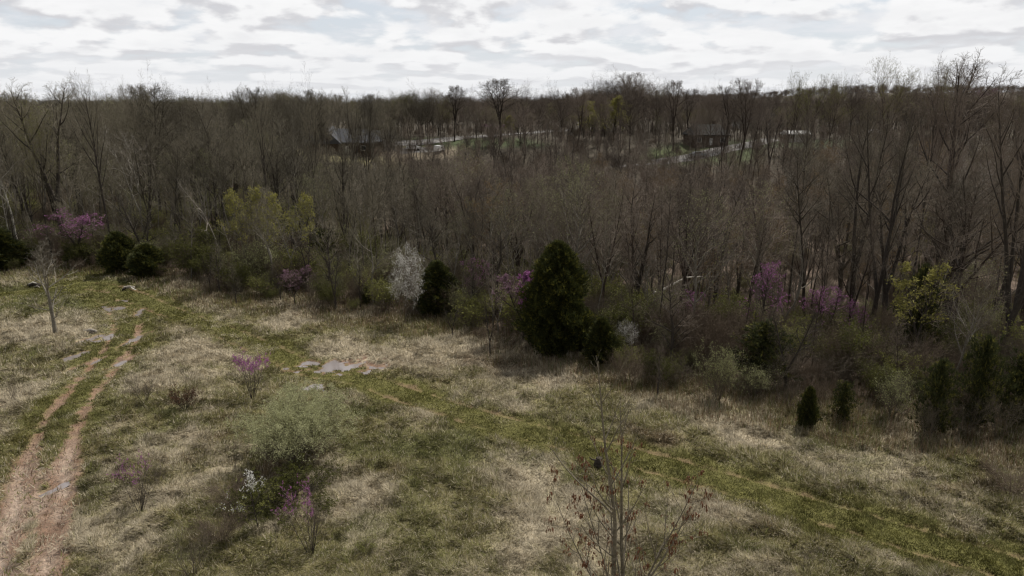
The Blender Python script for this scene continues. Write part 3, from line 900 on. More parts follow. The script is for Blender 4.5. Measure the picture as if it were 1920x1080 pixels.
at_px('cedar_small', 'cedar_tree', 1511, 806, 722, 'little dark evergreen with thin trunk on the straw, left of two', width_px=34, rz=1)
at_px('cedar_open', 'cedar_tree', 1576, 798, 712, 'little dark evergreen among brown stalks, right of two', width_px=40, rz=2)
at_px('cedar_open', 'cedar_tree', 1745, 822, 668, 'dark ragged evergreen at the corner of the wood casting a pointed shadow', width_px=64, rz=.5)
at_px('cedar_open', 'cedar_tree', 1822, 806, 622, 'very dark evergreen deep among the shrubs near the right edge', width_px=70, rz=2)
at_px('cedar_open', 'cedar_tree', 1902, 808, 655, 'ragged green evergreen cut by the right edge of the photo', width_px=80, rz=4)
at_px('cedar_open', 'cedar_tree', 1425, 722, 600, 'dark scrubby evergreen behind the pale grey-green shrub', width_px=100, rz=3)
at_px('cedar_open', 'cedar_tree', 1708, 690, 488, 'dark evergreen half covered by a yellow-leafed tree', width_px=70, rz=1)
at_px('cedar_open', 'cedar_tree', 608, 520, 425, 'dark evergreen in the wood behind the yellow-green leafing tree', width_px=64, rz=2)
at_px('cedar_open', 'cedar_tree', 688, 572, 530, 'tiny dark evergreen left of the white-flowering tree', width_px=20, rz=2)
at_px('cedar_small', 'cedar_tree', 1385, 625, 560, 'dark small evergreen under the tall redbud in the right wood', width_px=50, rz=2)

at_px('white_tree', 'flowering_tree', 761, 606, 457, 'small tree covered with white blossom at the edge of the wood', width_px=70)
at_px('white_tree', 'flowering_tree', 1172, 668, 602, 'low white-flowering sprig beside the small green evergreen', width_px=42, rz=2)
at_px('redbud_lean', 'redbud_tree', 982, 645, 508, 'bright magenta-flowering tree leaning out beside the biggest evergreen', width_px=100)
at_px('redbud_fan', 'redbud_bush', 474, 752, 660, 'fan-shaped bush with pinkish purple top in the straw meadow', 'bush', width_px=58)
at_px('redbud_open', 'redbud_bush', 264, 962, 858, 'sparse purple-budded bush on pale straw near the muddy track', 'bush', width_px=88)
at_px('redbud_open', 'redbud_bush', 584, 1044, 905, 'purple-tipped bush nearest the bottom, beside the white sprig', 'bush', width_px=105, rz=0.3)
at_px('redbud_tree', 'redbud_tree', 152, 500, 388, 'large dull purple flowering tree under tall bare trees at left', width_px=104)
at_px('redbud_thin', 'redbud_tree', 897, 585, 478, 'faint pink-flowering tree behind the pale green shrub', width_px=60)
at_px('redbud_thin', 'redbud_tree', 1420, 665, 482, 'tall magenta-flowering tree in the right wood, taller of two there', width_px=104, rz=1)
at_px('redbud_tree', 'redbud_tree', 1540, 668, 530, 'low magenta-flowering tree in the right wood, right of a taller one', width_px=92, rz=2)
at_px('redbud_thin', 'redbud_tree', 1292, 650, 545, 'thin purple-flowering tree right of the fallen white trunk', width_px=80, rz=4)
at_px('faded_bud', 'redbud_tree', 553, 572, 500, 'faded pink shrubby tree under the yellow-green leafing trees', width_px=70, rz=4)
at_px('redbud_thin', 'redbud_tree', 1595, 680, 560, 'thin pink spray of blossom between dark trunks at right', width_px=50, rz=5)
for px, by, ty, w, nm in ((1062, 236, 208, 34, 'second pink haze of blossom far off by the skyline trees'), (935, 258, 232, 60, 'pale pink blossom tree beside the bright green lawn tree far off'),
                          (1575, 250, 195, 40, 'dull reddish flowering tree far off near the grey roofs'), (1845, 225, 165, 60, 'reddish budding tree towering behind the roofs at right')):
    at_px('faded_bud', 'redbud_tree', px, by, ty, nm, width_px=w)

at_px('yellowing', 'leafing_tree', 466, 535, 350, 'slim tree with yellow-green young leaves, left of two', width_px=78)
at_px('yellowing', 'leafing_tree', 552, 545, 362, 'fuller tree with yellow-green young leaves, right of two', width_px=88, rz=2)
at_px('yellow_vine', 'leafing_tree', 1708, 705, 475, 'tree with small yellow leaves wrapped round a dark evergreen', width_px=125)
at_px('yellow_vine', 'leafing_tree', 1690, 560, 385, 'thin pale green tree with yellow tufts high in the right wood', width_px=60, rz=2)
at_px('yellow_round', 'leafing_tree', 953, 262, 216, 'small bright yellow-green egg-shaped tree far off on a lawn', width_px=26)
at_px('yellow_round', 'leafing_tree', 1150, 262, 180, 'large yellow-green leafing tree near the skyline', width_px=52)
at_px('yellow_round', 'leafing_tree', 1105, 262, 190, 'dull yellow-green tree left of the larger one near the skyline', width_px=50, rz=2)
at_px('budding', 'leafing_tree', 95, 480, 172, 'tall tree with a green tinged crown left on the skyline', width_px=90)
at_px('budding', 'leafing_tree', 1645, 330, 108, 'tall pale green budding tree rising high above the right skyline', width_px=90)
at_px('budding', 'leafing_tree', 1478, 330, 135, 'pale green budding tree on the skyline left of the taller budding one', width_px=60, rz=1)
at_px('budding', 'leafing_tree', 1515, 300, 150, 'yellow-green hazy tree second in the budding group on the skyline', width_px=60, rz=3)
at_px('budding', 'leafing_tree', 1550, 310, 138, 'round budding tree third in the budding group on the skyline', width_px=62, rz=5)
at_px('budding', 'leafing_tree', 1750, 330, 112, 'dense greenish tree between bare crowns at the right skyline', width_px=80, rz=4)
at_px('budding', 'leafing_tree', 770, 262, 168, 'pale green budding tree on the skyline above the far road', width_px=46, rz=4)
at_px('budding', 'leafing_tree', 825, 265, 170, 'dark greenish round tree on the skyline above the far road', width_px=46, rz=1)
at_px('greening', 'leafing_tree', 1000, 560, 332, 'grey-green hazy tree rising behind the magenta-flowering tree', width_px=84)
at_px('greening', 'leafing_tree', 1095, 560, 385, 'grey-green hazy tree rising behind the biggest evergreen', width_px=80, rz=2)
at_px('greening', 'leafing_tree', 1335, 610, 420, 'grey-green hazy tree behind the orange-budded tree', width_px=80, rz=3)
at_px('orange_bud', 'leafing_tree', 1312, 640, 462, 'orange-brown budding tree in front of the right wood', width_px=80)
at_px('orange_bud', 'leafing_tree', 1205, 620, 395, 'orange-brown budding tree above the fallen white trunk', width_px=100, rz=1)
at_px('orange_bud', 'leafing_tree', 1600, 610, 462, 'small orange-brown budding tree between the redbud and yellow-leafed tree', width_px=60, rz=2)

at_px('sapling', 'bare_sapling', 105, 630, 440, 'lone grey bare young tree standing in the meadow at left', width_px=100)
at_px('edge_tree', 'bare_sapling', 888, 600, 470, 'black thin bare tree leaning right beside the pale green shrub', width_px=54)
at_px('edge_tree_b', 'bare_sapling', 848, 636, 572, 'tiny bare sapling on the straw before the cone-shaped evergreen', width_px=30)
at_px('edge_tree_b', 'bare_sapling', 919, 672, 545, 'thin bare sapling on the straw before the magenta-flowering tree', width_px=38, rz=2)
at_px('edge_tree_b', 'bare_sapling', 630, 584, 468, 'bare young tree with a thick mossy foot on the straw', width_px=54, rz=1)
at_px('edge_tree', 'bare_sapling', 676, 577, 482, 'thin bare sapling between the mossy-footed and the white-flowering tree', width_px=36, rz=1)
at_px('edge_tree', 'bare_sapling', 412, 552, 452, 'bare young tree at the wood edge right of the evergreen pair', width_px=40, rz=3)
at_px('edge_tree_b', 'bare_sapling', 395, 548, 470, 'slight bare sapling just left of a taller one at the edge', width_px=26, rz=4)
at_px('edge_tree', 'bare_sapling', 444, 575, 490, 'slender bare sapling standing out on the grass before the wood', width_px=24, rz=5)
at_px('edge_tree_b', 'bare_sapling', 527, 570, 505, 'low bare sapling on the straw before the yellow-green trees', width_px=30, rz=2)
at_px('thin_shrub', 'bare_sapling', 25, 758, 668, 'thin bare sapling in the meadow by the left edge', width_px=40)
at_px('edge_tree', 'bare_sapling', 1232, 755, 640, 'bare dark sapling on the straw behind the near leaf-hung tree', width_px=36, rz=3)
at_px('bare_shrub', 'bare_shrub', 272, 757, 690, 'bare grey shrub in green grass left of the brown bush', 'shrub', width_px=60)
at_px('rusty', 'brown_bush', 348, 768, 722, 'low dense rusty brown bush on the pale straw', 'bush', width_px=52)
at_px('thin_shrub', 'bare_shrub', 440, 890, 795, 'tall thin bare shrub left of the big sage-green bush', 'shrub', width_px=38)
at_px('bare_shrub', 'bare_shrub', 298, 925, 860, 'bare shrub with black foot right of the sparse purple bush', 'shrub', width_px=50, rz=2)
at_px('bare_shrub', 'bare_shrub', 362, 1082, 985, 'low spreading bare shrub at the bottom edge of the photo', 'shrub', width_px=90, rz=1)
at_px('thin_shrub', 'bare_shrub', 1508, 1095, 1010, 'small bare shrub at the bottom edge right of the leaf-hung tree', 'shrub', width_px=60, rz=1)
at_px('willow', 'willow_bush', 556, 872, 732, 'large rounded sage-green willowy bush in the meadow', 'bush', width_px=190)
at_px('thin_shrub', 'bare_shrub', 610, 872, 790, 'thin purplish shrub against the right side of the sage-green bush', 'shrub', width_px=36, rz=2)
at_px('sage_shrub', 'sage_shrub', 872, 603, 535, 'pale grey-green shrub right of the cone-shaped evergreen', 'shrub', width_px=72)
at_px('sage_shrub', 'sage_shrub', 1345, 755, 642, 'pale grey-green shrub on the straw at the right wood edge', 'shrub', width_px=92, rz=2)
at_px('sage_shrub', 'sage_shrub', 1668, 790, 690, 'pale green-grey shrub between the little evergreens and the ragged one', 'shrub', width_px=95, rz=4)
at_px('olive_shrub', 'olive_shrub', 1240, 722, 655, 'brownish olive shrub right of the small green evergreen', 'shrub', width_px=70, rz=4)
at_px('brush', 'brown_bush', 1180, 725, 655, 'tangled brown bush on the straw near the small green evergreen', 'bush', width_px=80, rz=1)
at_px('brush', 'brown_bush', 1895, 930, 870, 'grey-brown twiggy brush cut by the right edge of the photo', 'bush', width_px=120, rz=2)
at_px('green_shrub', 'green_shrub', 686, 1050, 1010, 'small dark green tuft of a shrub near the bottom', 'shrub', width_px=40)
at_px('brush', 'brown_bush', 440, 955, 900, 'dull brown bramble patch left of the white sprig', 'bush', width_px=110, rz=3)
at_px('brush', 'brown_bush', 410, 1015, 950, 'low brown bramble spreading on straw below the white sprig', 'bush', width_px=110, rz=5)

for px, by, ty, w, nm in ((1738, 835, 735, 70, 'bare brown brush hiding the foot of the ragged corner evergreen'), (1800, 828, 730, 80, 'bare brown brush between the two darkest right evergreens'), (1868, 826, 725, 80, 'bare brown brush before the right edge evergreen'), (1470, 765, 690, 60, 'bare brown brush between the dark scrubby evergreen and the little pair')):
    at_px('bare_shrub', 'bare_shrub', px, by, ty, nm, 'shrub', width_px=w, rz=px)
# the pile of yellow-green cedar boughs with white blossom in the near meadow
define('bough', bush(61, 1.7, 16, 66, 7, 7, 2, r0=0.02, wan=0.07, trop=-0.08, rt=0.005), M['dark'], M['dark'], (M['olive'], 7, 0.03, 0.035, 1, 0.95, 'foliage'))
define('white_sprig', tall_tree(62, 2.6, 1, 0.03, 0.2, 0.36, 14, k2=4, k3=3, k4=1, rt=0.003, a1=(45, 80)), M['dark'], M['dark'],
       [(M['white'], 6, 0.03, 0.028, 0, lambda P, rng: ((P[:, 2] > .62 * P[:, 2].max()) & (np.abs(P[:, 0]) < .22)) | ((P[:, 0] < -.25) & (P[:, 2] < .62 * P[:, 2].max()) & (P[:, 2] > .42 * P[:, 2].max())), 'blossom'),
        (M['gleaf'], 6, 0.05, 0.035, 0, lambda P, rng: P[:, 2] < .75 * P[:, 2].max(), 'foliage')])
at_px('bough', 'evergreen_bush', 555, 955, 870, 'spreading low yellow-green bush below the sage-green bush', 'bush', width_px=170)
at_px('bough', 'evergreen_bush', 470, 965, 905, 'dark green bush wrapped round the foot of the white sprig', 'bush', width_px=90, rz=2)
at_px('white_sprig', 'flowering_tree', 486, 1002, 874, 'young tree with a narrow white-blossomed top near the bottom left', width_px=80)

# white-barked and dead trees
at_px('pale_trunk', 'white_barked_tree', 47, 500, 238, 'tall white-barked bare tree near the left edge', width_px=80, tilt=(0, -0.05))
at_px('pale_trunk', 'white_barked_tree', 28, 500, 300, 'thinner white-barked trunk just left of the tall one', width_px=50, rz=2, tilt=(0, -0.04))
at_px('dead_snag', 'dead_tree', 418, 510, 300, 'crooked bleached dead tree in the wood, leaning left', width_px=90, tilt=(0, -0.12))
at_px('dead_snag', 'dead_tree', 405, 420, 255, 'bleached dead top poking up behind the crooked dead tree', width_px=50, rz=2, tilt=(0, -0.1))
at_px('dead_snag', 'dead_tree', 800, 500, 330, 'pale dead tree with bent limbs in the middle wood', width_px=110, rz=1)
at_px('dead_snag', 'dead_tree', 1130, 565, 430, 'pale dead stem leaning behind the biggest evergreen', width_px=60, rz=3, tilt=(0, -0.2))
at_px('dead_snag', 'dead_tree', 1835, 700, 540, 'broken pale dead tree spreading low at the right', width_px=150, rz=4)
at_px('dead_snag', 'dead_tree', 1765, 620, 420, 'grey dead tree with drooping twigs between the tallest dark trunks', width_px=110, rz=5)


# the near tree hung with last year's leaves
def near_tree():
    rng = np.random.default_rng(77)
    x, y = flat(1150, 1178)
    z0 = hz(x, y)
    e = bpy.data.objects.new('leaf_hung_tree', None); COL.objects.link(e); e.location = (x, y, z0 - .1)
    tag(e, 'near bare tree with twin grey stems hung with curled brown leaves', 'tree')
    H = 9.0
    # leader, second stem, and the low right-hand limbs, each seen clearly in the photo
    base = np.array([[0, 0, 0], [0.24, 0.03, 0], [0.12, 0.0, 0.1], [0.2, -.05, .4], [-.05, 0, .6], [.1, .1, .5]])
    d = norm(np.array([[-0.035, 0.0, 1], [0.075, 0.05, 1], [0.55, 0.1, 1], [0.42, -0.25, 1], [-0.5, -0.1, 1], [-0.25, .35, 1]]))
    L = np.array([H * 1.0, H * 0.86, H * 0.66, H * 0.60, H * 0.56, H * .55])
    r0 = np.array([0.092, 0.076, 0.045, 0.04, 0.034, .034])
    P0, R0 = march(base, d, L, 18, rng, 0.012, 0.028, r0, 0.12)
    P1, R1, L1 = spawn(P0, R0, L, 13, 0.14, 0.96, 28, 50, 0.27, 8, rng, 0.075, 0.05, 0.010, 0.007, lambda t: 1.25 - 0.8 * t)
    P2, R2, L2 = spawn(P1, R1, L1, 4, 0.2, 1, 22, 48, 0.42, 5, rng, 0.06, 0.07, 0.009, 0.0045)
    P3, R3, L3 = spawn(P2, R2, L2, 2, 0.3, 1, 25, 50, 0.45, 3, rng, 0.05, 0.1, 0.006, 0.003, taper=.6)
    bark = material("near_bark", (0.19, 0.165, 0.125), 0.85, nscale=12, ndark=0.4)
    link('trunk', mk_mesh('trunk', *tubes([(P0, R0, 10)]), [bark], True), e)
    link('crown', mk_mesh('crown', *tubes([(P1, R1, 5), (P2, R2, 4), (P3, R3, 3)]), [bark], True), e)
    # curled hanging leaves: short folded strips in bunches
    C = on_chains(P2[(rng.random(len(P2)) < 0.45) & (P2[:, 0, 2] < 6.6)], 3, rng, 0.03, 0.3)
    C = C[(C[:, 2] < 7.8)]
    C = np.repeat(C, rng.integers(2, 5, len(C)), 0) + 0
    m = len(C); C = C + rng.normal(0, 0.03, C.shape)
    a = rng.random(m) * 6.28; o = np.stack([np.cos(a), np.sin(a), 0 * a], 1); s = np.stack([-np.sin(a), np.cos(a), 0 * a], 1)
    ln = rng.uniform(0.06, 0.125, m)[:, None]; w = ln * rng.uniform(0.10, 0.22, (m, 1))
    up = np.array([0, 0, 1.0])
    p0 = C; p1 = C + o * ln * 0.35 + up * ln * 0.08; p2 = C + o * ln * 0.55 - up * ln * 0.55; p3 = C + o * ln * rng.uniform(.2, .6, (m, 1)) - up * ln * 1.15
    tw = norm(s + o * rng.normal(0, .6, (m, 1)))
    V = np.stack([p0, p1 - s * w, p1 + s * w, p2 - tw * w * 1.2, p2 + tw * w * 1.2, p3], 1).reshape(-1, 3)
    b = np.arange(m)[:, None] * 6
    F3 = np.concatenate([b + np.array([[0, 1, 2]]), b + np.array([[3, 5, 4]])]); F4 = b + np.array([[1, 3, 4, 2]])
    link('dead_leaves', mk_mesh('dead_leaves', V, [F3, F4], [M['bleaf']]), e)


near_tree()


def limb(e, name, pts, r0, r1, mat, sides=8):
    """a bent limb through the given points, with knots"""
    P = np.array(pts, float)
    t = np.linspace(0, len(P) - 1, len(P) * 4)
    i = np.minimum(t.astype(int), len(P) - 2); f = (t - i)[:, None]
    f = f * f * (3 - 2 * f)
    Q = P[i] * (1 - f) + P[i + 1] * f
    R = np.linspace(r0, r1, len(Q)) * (1 + 0.12 * np.sin(np.arange(len(Q)) * 2.1))
    V, F = tubes([(Q[None], R[None], sides)])
    c0 = np.arange(sides)[::-1][None]; c1 = np.arange(len(V) - sides, len(V))[None]
    return link(name, mk_mesh(name, V, [F, c0, c1], [mat], True), e)


def empty(name, x, y, z, label, cat, rz=0, group=None):
    e = bpy.data.objects.new(name, None); COL.objects.link(e); e.location = (x, y, z); e.rotation_euler = (0, 0, rz)
    return tag(e, label, cat, group)


x, y = ground_at(243, 545)
e = empty('bleached_log', x, y, hz(x, y), 'short chunky whitish log lying in grass before the evergreen pair', 'log')
limb(e, 'log', [(-0.45, 0, .14), (0, .1, .2), (.45, .05, .16)], .15, .12, M['dead'])
limb(e, 'branch_stub', [(.2, 0, .16), (.5, -.25, .1), (.8, -.4, .05)], .06, .04, M['bone'])
limb(e, 'branch_stub', [(-.3, 0, .15), (-.5, -.25, .05)], .12, .08, M['dark'])
x, y = ground_at(65, 541)
e = empty('broken_stump', x, y, hz(x, y), 'broken dark and white stump beside the track at far left', 'stump')
limb(e, 'log', [(-.5, 0, .15), (0, .05, .35), (.5, 0, .15)], .2, .2, M['dark'])
limb(e, 'branch_stub', [(-.4, -.05, .3), (0, -.1, .5), (.3, -.1, .42)], .07, .04, M['bone'])
limb(e, 'branch_stub', [(.1, -.1, .1), (.5, -.3, .2), (.7, -.3, .05)], .06, .04, M['dead'])
x, y = ground_at(170, 628)
e = empty('rotten_log', x, y, hz(x, y), 'pale rotten log end at the head of the bluish rut puddle', 'log')
limb(e, 'log', [(-.5, .1, .1), (0, .15, .2), (.4, .1, .12)], .14, .1, M['dead'])
limb(e, 'branch_stub', [(-.3, 0, .05), (0, -.1, .1), (.3, -.1, .02)], .1, .07, M['dark'])
x, y = ground_at(1121, 890)
e = empty('charred_stump', x, y, hz(x, y), 'small blackish stump seen through the near leaf-hung tree', 'stump')
limb(e, 'stump', [(0, 0, -.05), (-.02, 0, .3), (.05, .02, .55)], .2, .13, M['dark'])
limb(e, 'root', [(-.1, 0, .12), (-.4, -.1, .04), (-.6, -.12, -.02)], .08, .03, M['dark'])
limb(e, 'branch_stub', [(0, -.02, .42), (-.3, -.1, .52), (-.42, -.1, .62)], .05, .025, M['dark'])

# fallen white tree in the right wood
x, y = ground_at(1222, 612)
e = empty('fallen_white_tree', x, y, hz(x, y), 'white barkless fallen tree with curved stem and forking limbs', 'fallen tree')
limb(e, 'trunk', [(-.4, 0, -.1), (-.1, 0, .9), (.15, .1, 1.8), (-.1, .3, 2.6), (.3, .6, 3.3)], .26, .16, M['bone'])
limb(e, 'limb', [(-.9, .1, -.1), (-.95, .1, .8), (-.7, .3, 1.6)], .15, .08, M['bone'])
limb(e, 'limb', [(.2, .1, .2), (1.5, .5, .5), (3.0, .8, .5), (4.2, .8, .3)], .16, .06, M['bone'])
limb(e, 'limb', [(.6, .6, 1.5), (1.6, 1.0, 2.0), (2.8, 1.2, 2.5)], .12, .05, M['bone'])
limb(e, 'limb', [(1.2, 2, 3.0), (2.4, 2.2, 3.6), (3.6, 2.4, 4.2), (5.2, 2.4, 4.3)], .14, .05, M['bone'])
# brush pile of bleached boughs behind the cone-shaped evergreen
rng_ = random.Random(5)
x, y = ground_at(832, 515)
e = empty('brush_pile', x, y, hz(x, y), 'heap of long bleached fallen boughs in the wood behind the cone-shaped evergreen', 'brush pile')
for k in range(16):
    a = rng_.uniform(-.35, .35); L = rng_.uniform(2.5, 6); zz = rng_.uniform(.3, 3.2); xx = rng_.uniform(-3, 3); yy = rng_.uniform(-1, 1)
    limb(e, 'bough', [(xx - L / 2, yy, max(0, zz - a * L / 2)), (xx, yy + rng_.uniform(-.4, .4), zz + rng_.uniform(0, .5)), (xx + L / 2, yy, max(0.1, zz + a * L / 2))], rng_.uniform(.06, .12), .03, M['dead'], 5)
# leaning and fallen pale stems lower right
for (a, b, nm) in (((1850, 640), (1920, 600), 'long pale fallen stem in the upper of two at the right edge'), ((1838, 665), (1915, 640), 'long pale fallen stem in the lower of two at the right edge')):
    x, y = ground_at(a[0], a[1] + 40); x2, y2 = ground_at(b[0] + 60, b[1] + 40)
    e = empty('fallen_sapling', x, y, hz(x, y), nm, 'fallen stem')
    limb(e, 'stem', [(0, 0, .5), ((x2 - x) * .5, 1, 1.6), (x2 - x, 2, 2.6)], .13, .05, M['dead'])
    limb(e, 'branch_stub', [((x2 - x) * .3, .5, 1.0), ((x2 - x) * .4, .6, 1.9), ((x2 - x) * .42, .6, 2.8)], .05, .02, M['dead'])

# ------------------------------------------------------------------ houses, roads and vehicles beyond the valley
def flatmat(name, c, rough=.85, ns=2, nd=.2): return material(name, c, rough, nscale=ns, ndark=nd, spec=.03 if rough > .8 else .4)


HM = dict(brick=flatmat("dark_brick", (0.10, 0.075, 0.06), ns=8, nd=.35), roof=flatmat("grey_shingles", (0.105, 0.108, 0.118), ns=6, nd=.3), roofd=flatmat("dark_shingles", (0.06, 0.058, 0.055), ns=6, nd=.3),
          white=flatmat("white_trim", (0.72, 0.72, 0.70)), siding=flatmat("grey_siding", (0.30, 0.29, 0.27)), asph=flatmat("road_surface", (0.27, 0.26, 0.25), ns=1),
          rubber=flatmat("rubber", (0.03, 0.03, 0.03)), paintw=flatmat("white_paint", (0.75, 0.75, 0.75), .3, nd=0), paintg=flatmat("grey_paint", (0.25, 0.26, 0.28), .3, nd=0),
          paintr=flatmat("red_paint", (0.30, 0.05, 0.04), .3, nd=0))
gm = bpy.data.materials.new("window_glass"); gm.use_nodes = True
gb = gm.node_tree.nodes['Principled BSDF']; gb.inputs['Base Color'].default_value = (.03, .035, .04, 1); gb.inputs['Roughness'].default_value = .08
HM['glass'] = gm


def box(lo, hi):
    (a, b, c), (d, e_, f) = lo, hi
    V = np.array([(a, b, c), (d, b, c), (d, e_, c), (a, e_, c), (a, b, f), (d, b, f), (d, e_, f), (a, e_, f)], float)
    F = np.array([(0, 3, 2, 1), (4, 5, 6, 7), (0, 1, 5, 4), (1, 2, 6, 5), (2, 3, 7, 6), (3, 0, 4, 7)])
    return V, F


def boxes(L):
    V, F, o = [], [], 0
    for lo, hi in L:
        v, f = box(lo, hi); V.append(v); F.append(f + o); o += 8
    return np.concatenate(V), np.concatenate(F)


def roof_mesh(w, d, h, rise, over=.5, hip=0.0, gable=False):
    """solid pitched roof, ridge along x; hip = how far the ridge ends draw in"""
    x0, x1, y0, y1 = -w / 2 - over, w / 2 + over, -d / 2 - over, d / 2 + over
    t = 0.22
    V = np.array([(x0, y0, h), (x1, y0, h), (x1, y1, h), (x0, y1, h), (x0 + hip, 0, h + rise), (x1 - hip, 0, h + rise),
                  (x0, y0, h - t), (x1, y0, h - t), (x1, y1, h - t), (x0, y1, h - t)], float)
    return V, [np.array([(0, 1, 5, 4), (2, 3, 4, 5), (0, 6, 7, 1), (1, 7, 8, 2), (2, 8, 9, 3), (3, 9, 6, 0), (6, 9, 8, 7)]), np.array([(1, 2, 5), (3, 0, 4)])]


def house(px, py, w, d, h, rise, rz, label, wall, roof, hip=0.0, wing=None, storeys=1, nwin=4, dy=0.0):
    x, y = ground_at(px, py); y += dy
    e = empty('house', x, y, hz(x, y) - .1, label, 'house', rz)
    link('wall', mk_mesh('wall', *box((-w / 2, -d / 2, -1), (w / 2, d / 2, h - .23)), [wall]), e)
    r = link('roof', mk_mesh('roof', *roof_mesh(w, d, h, rise, hip=hip), [roof]), e)
    link('chimney', mk_mesh('chimney', *boxes([((w * .2, .6, h + rise * .4), (w * .2 + .9, 1.3, h + rise + .9)), ((w * .2 - .08, .52, h + rise + .9), (w * .2 + .98, 1.38, h + rise + 1.05))]), [HM['brick']]), r)
    for s in range(storeys):
        for k in range(nwin):
            cx = -w / 2 + w * (k + .5) / nwin; cz = 1.0 + 2.9 * s
            if s == 0 and k == nwin // 2:
                link('door', mk_mesh('door', *box((cx - .5, -d / 2 - .06, 0.1), (cx + .5, -d / 2 - .003, 2.2)), [HM['white']]), e); continue
            f = link('window', mk_mesh('window', *boxes([((cx - .7, -d / 2 - .08, cz), (cx - .6, -d / 2 - .003, cz + 1.3)), ((cx + .6, -d / 2 - .08, cz), (cx + .7, -d / 2 - .003, cz + 1.3)),
                     ((cx - .6, -d / 2 - .08, cz + 1.2), (cx + .6, -d / 2 - .003, cz + 1.3)), ((cx - .6, -d / 2 - .08, cz), (cx + .6, -d / 2 - .003, cz + .1))]), [HM['white']]), e)
            link('pane', mk_mesh('pane', *box((cx - .6, -d / 2 - .04, cz + .1), (cx + .6, -d / 2 - .003, cz + 1.2)), [HM['glass']]), f)
    if wing:
        ox, ww, wd, wh, wr, wrz = wing
        g_ = link('wing', mk_mesh('wing', *box((-ww / 2, -wd / 2, -1), (ww / 2, wd / 2, wh - .23)), [wall]), e, (ox, -d * .25, 0), (0, 0, wrz))
        link('roof', mk_mesh('roof', *roof_mesh(ww, wd, wh, wr), [roof]), g_)
    return e


house(640, 292, 19, 11, 3.2, 3.6, -0.12, 'large dark brick house with light grey hipped roof behind the left wood', HM['brick'], HM['roof'], hip=3, wing=(-4, 7, 9, 3.0, 4.6, 1.57), dy=6)
house(700, 284, 10, 8, 2.9, 2.2, 0.3, 'low dark annexe with lighter gable at the right of the large brick house', HM['siding'], HM['roofd'], dy=6, nwin=3)
house(1322, 272, 11, 9, 3.2, 3.0, 0.1, 'dark-roofed brick house with black shaded front beside a green lawn', HM['brick'], HM['roofd'], hip=2, nwin=3)
house(1420, 240, 20, 10, 3.2, 3.0, 0.05, 'long grey-roofed house, widest of those at the right', HM['siding'], HM['roof'], hip=2)
house(1400, 222, 14, 9, 5.0, 3.4, -0.3, 'farther blue-grey roofed house above the long one', HM['siding'], HM['roof'])
house(1590, 236, 14, 9, 3.2, 3.0, 0.2, 'grey house behind dark trunks with a pale gable', HM['siding'], HM['roofd'])
house(1730, 222, 16, 9, 3.4, 3.0, 0.0, 'grey house with white trim behind the tall dark trunks', HM['siding'], HM['roof'])
house(1858, 238, 13, 12, 3.6, 4.0, 0.9, 'house with steep grey gable near the right edge', HM['siding'], HM['roof'], nwin=3)
house(1490, 266, 7.0, 5, 2.5, 1.0, 0.0, 'small white garage by the far drive', HM['white'], HM['white'], nwin=2)


def ribbon(name, pts, width, mat, lift=.12, label=None):
    P = np.array([ground_at(*p) for p in pts]); Q = []
    for i in range(len(P) - 1):
        for t in np.linspace(0, 1, 12, endpoint=False): Q.append(P[i] * (1 - t) + P[i + 1] * t)
    Q.append(P[-1]); Q = np.array(Q)
    T = np.gradient(Q, axis=0); T /= np.linalg.norm(T, axis=1)[:, None]
    N = np.stack([-T[:, 1], T[:, 0]], 1)
    rows = []
    for s in (-1, -.5, 0, .5, 1):
        q = Q + N * width / 2 * s
        rows.append(np.concatenate([q, (height(q[:, 0], q[:, 1], False) + lift)[:, None]], 1))
    V = np.stack(rows, 1).reshape(-1, 3); n = len(Q)
    i = (np.arange(n - 1)[:, None] * 5 + np.arange(4)[None]).ravel()
    F = np.stack([i, i + 1, i + 6, i + 5], 1)
    o = link(name, mk_mesh(name, V, F, [mat], True)); tag(o, kind='structure'); return o


ribbon('road', [(715, 274), (790, 268), (870, 259), (960, 251), (1060, 243)], 7, HM['asph'])
ribbon('driveway', [(745, 286), (775, 284), (830, 281)], 6, HM['asph'])
ribbon('road', [(1230, 306), (1290, 297), (1340, 286), (1400, 273), (1450, 262)], 6.5, HM['asph'])
ribbon('path', [(1040, 332), (1110, 322), (1180, 312), (1262, 304)], 1.6, HM['asph'])


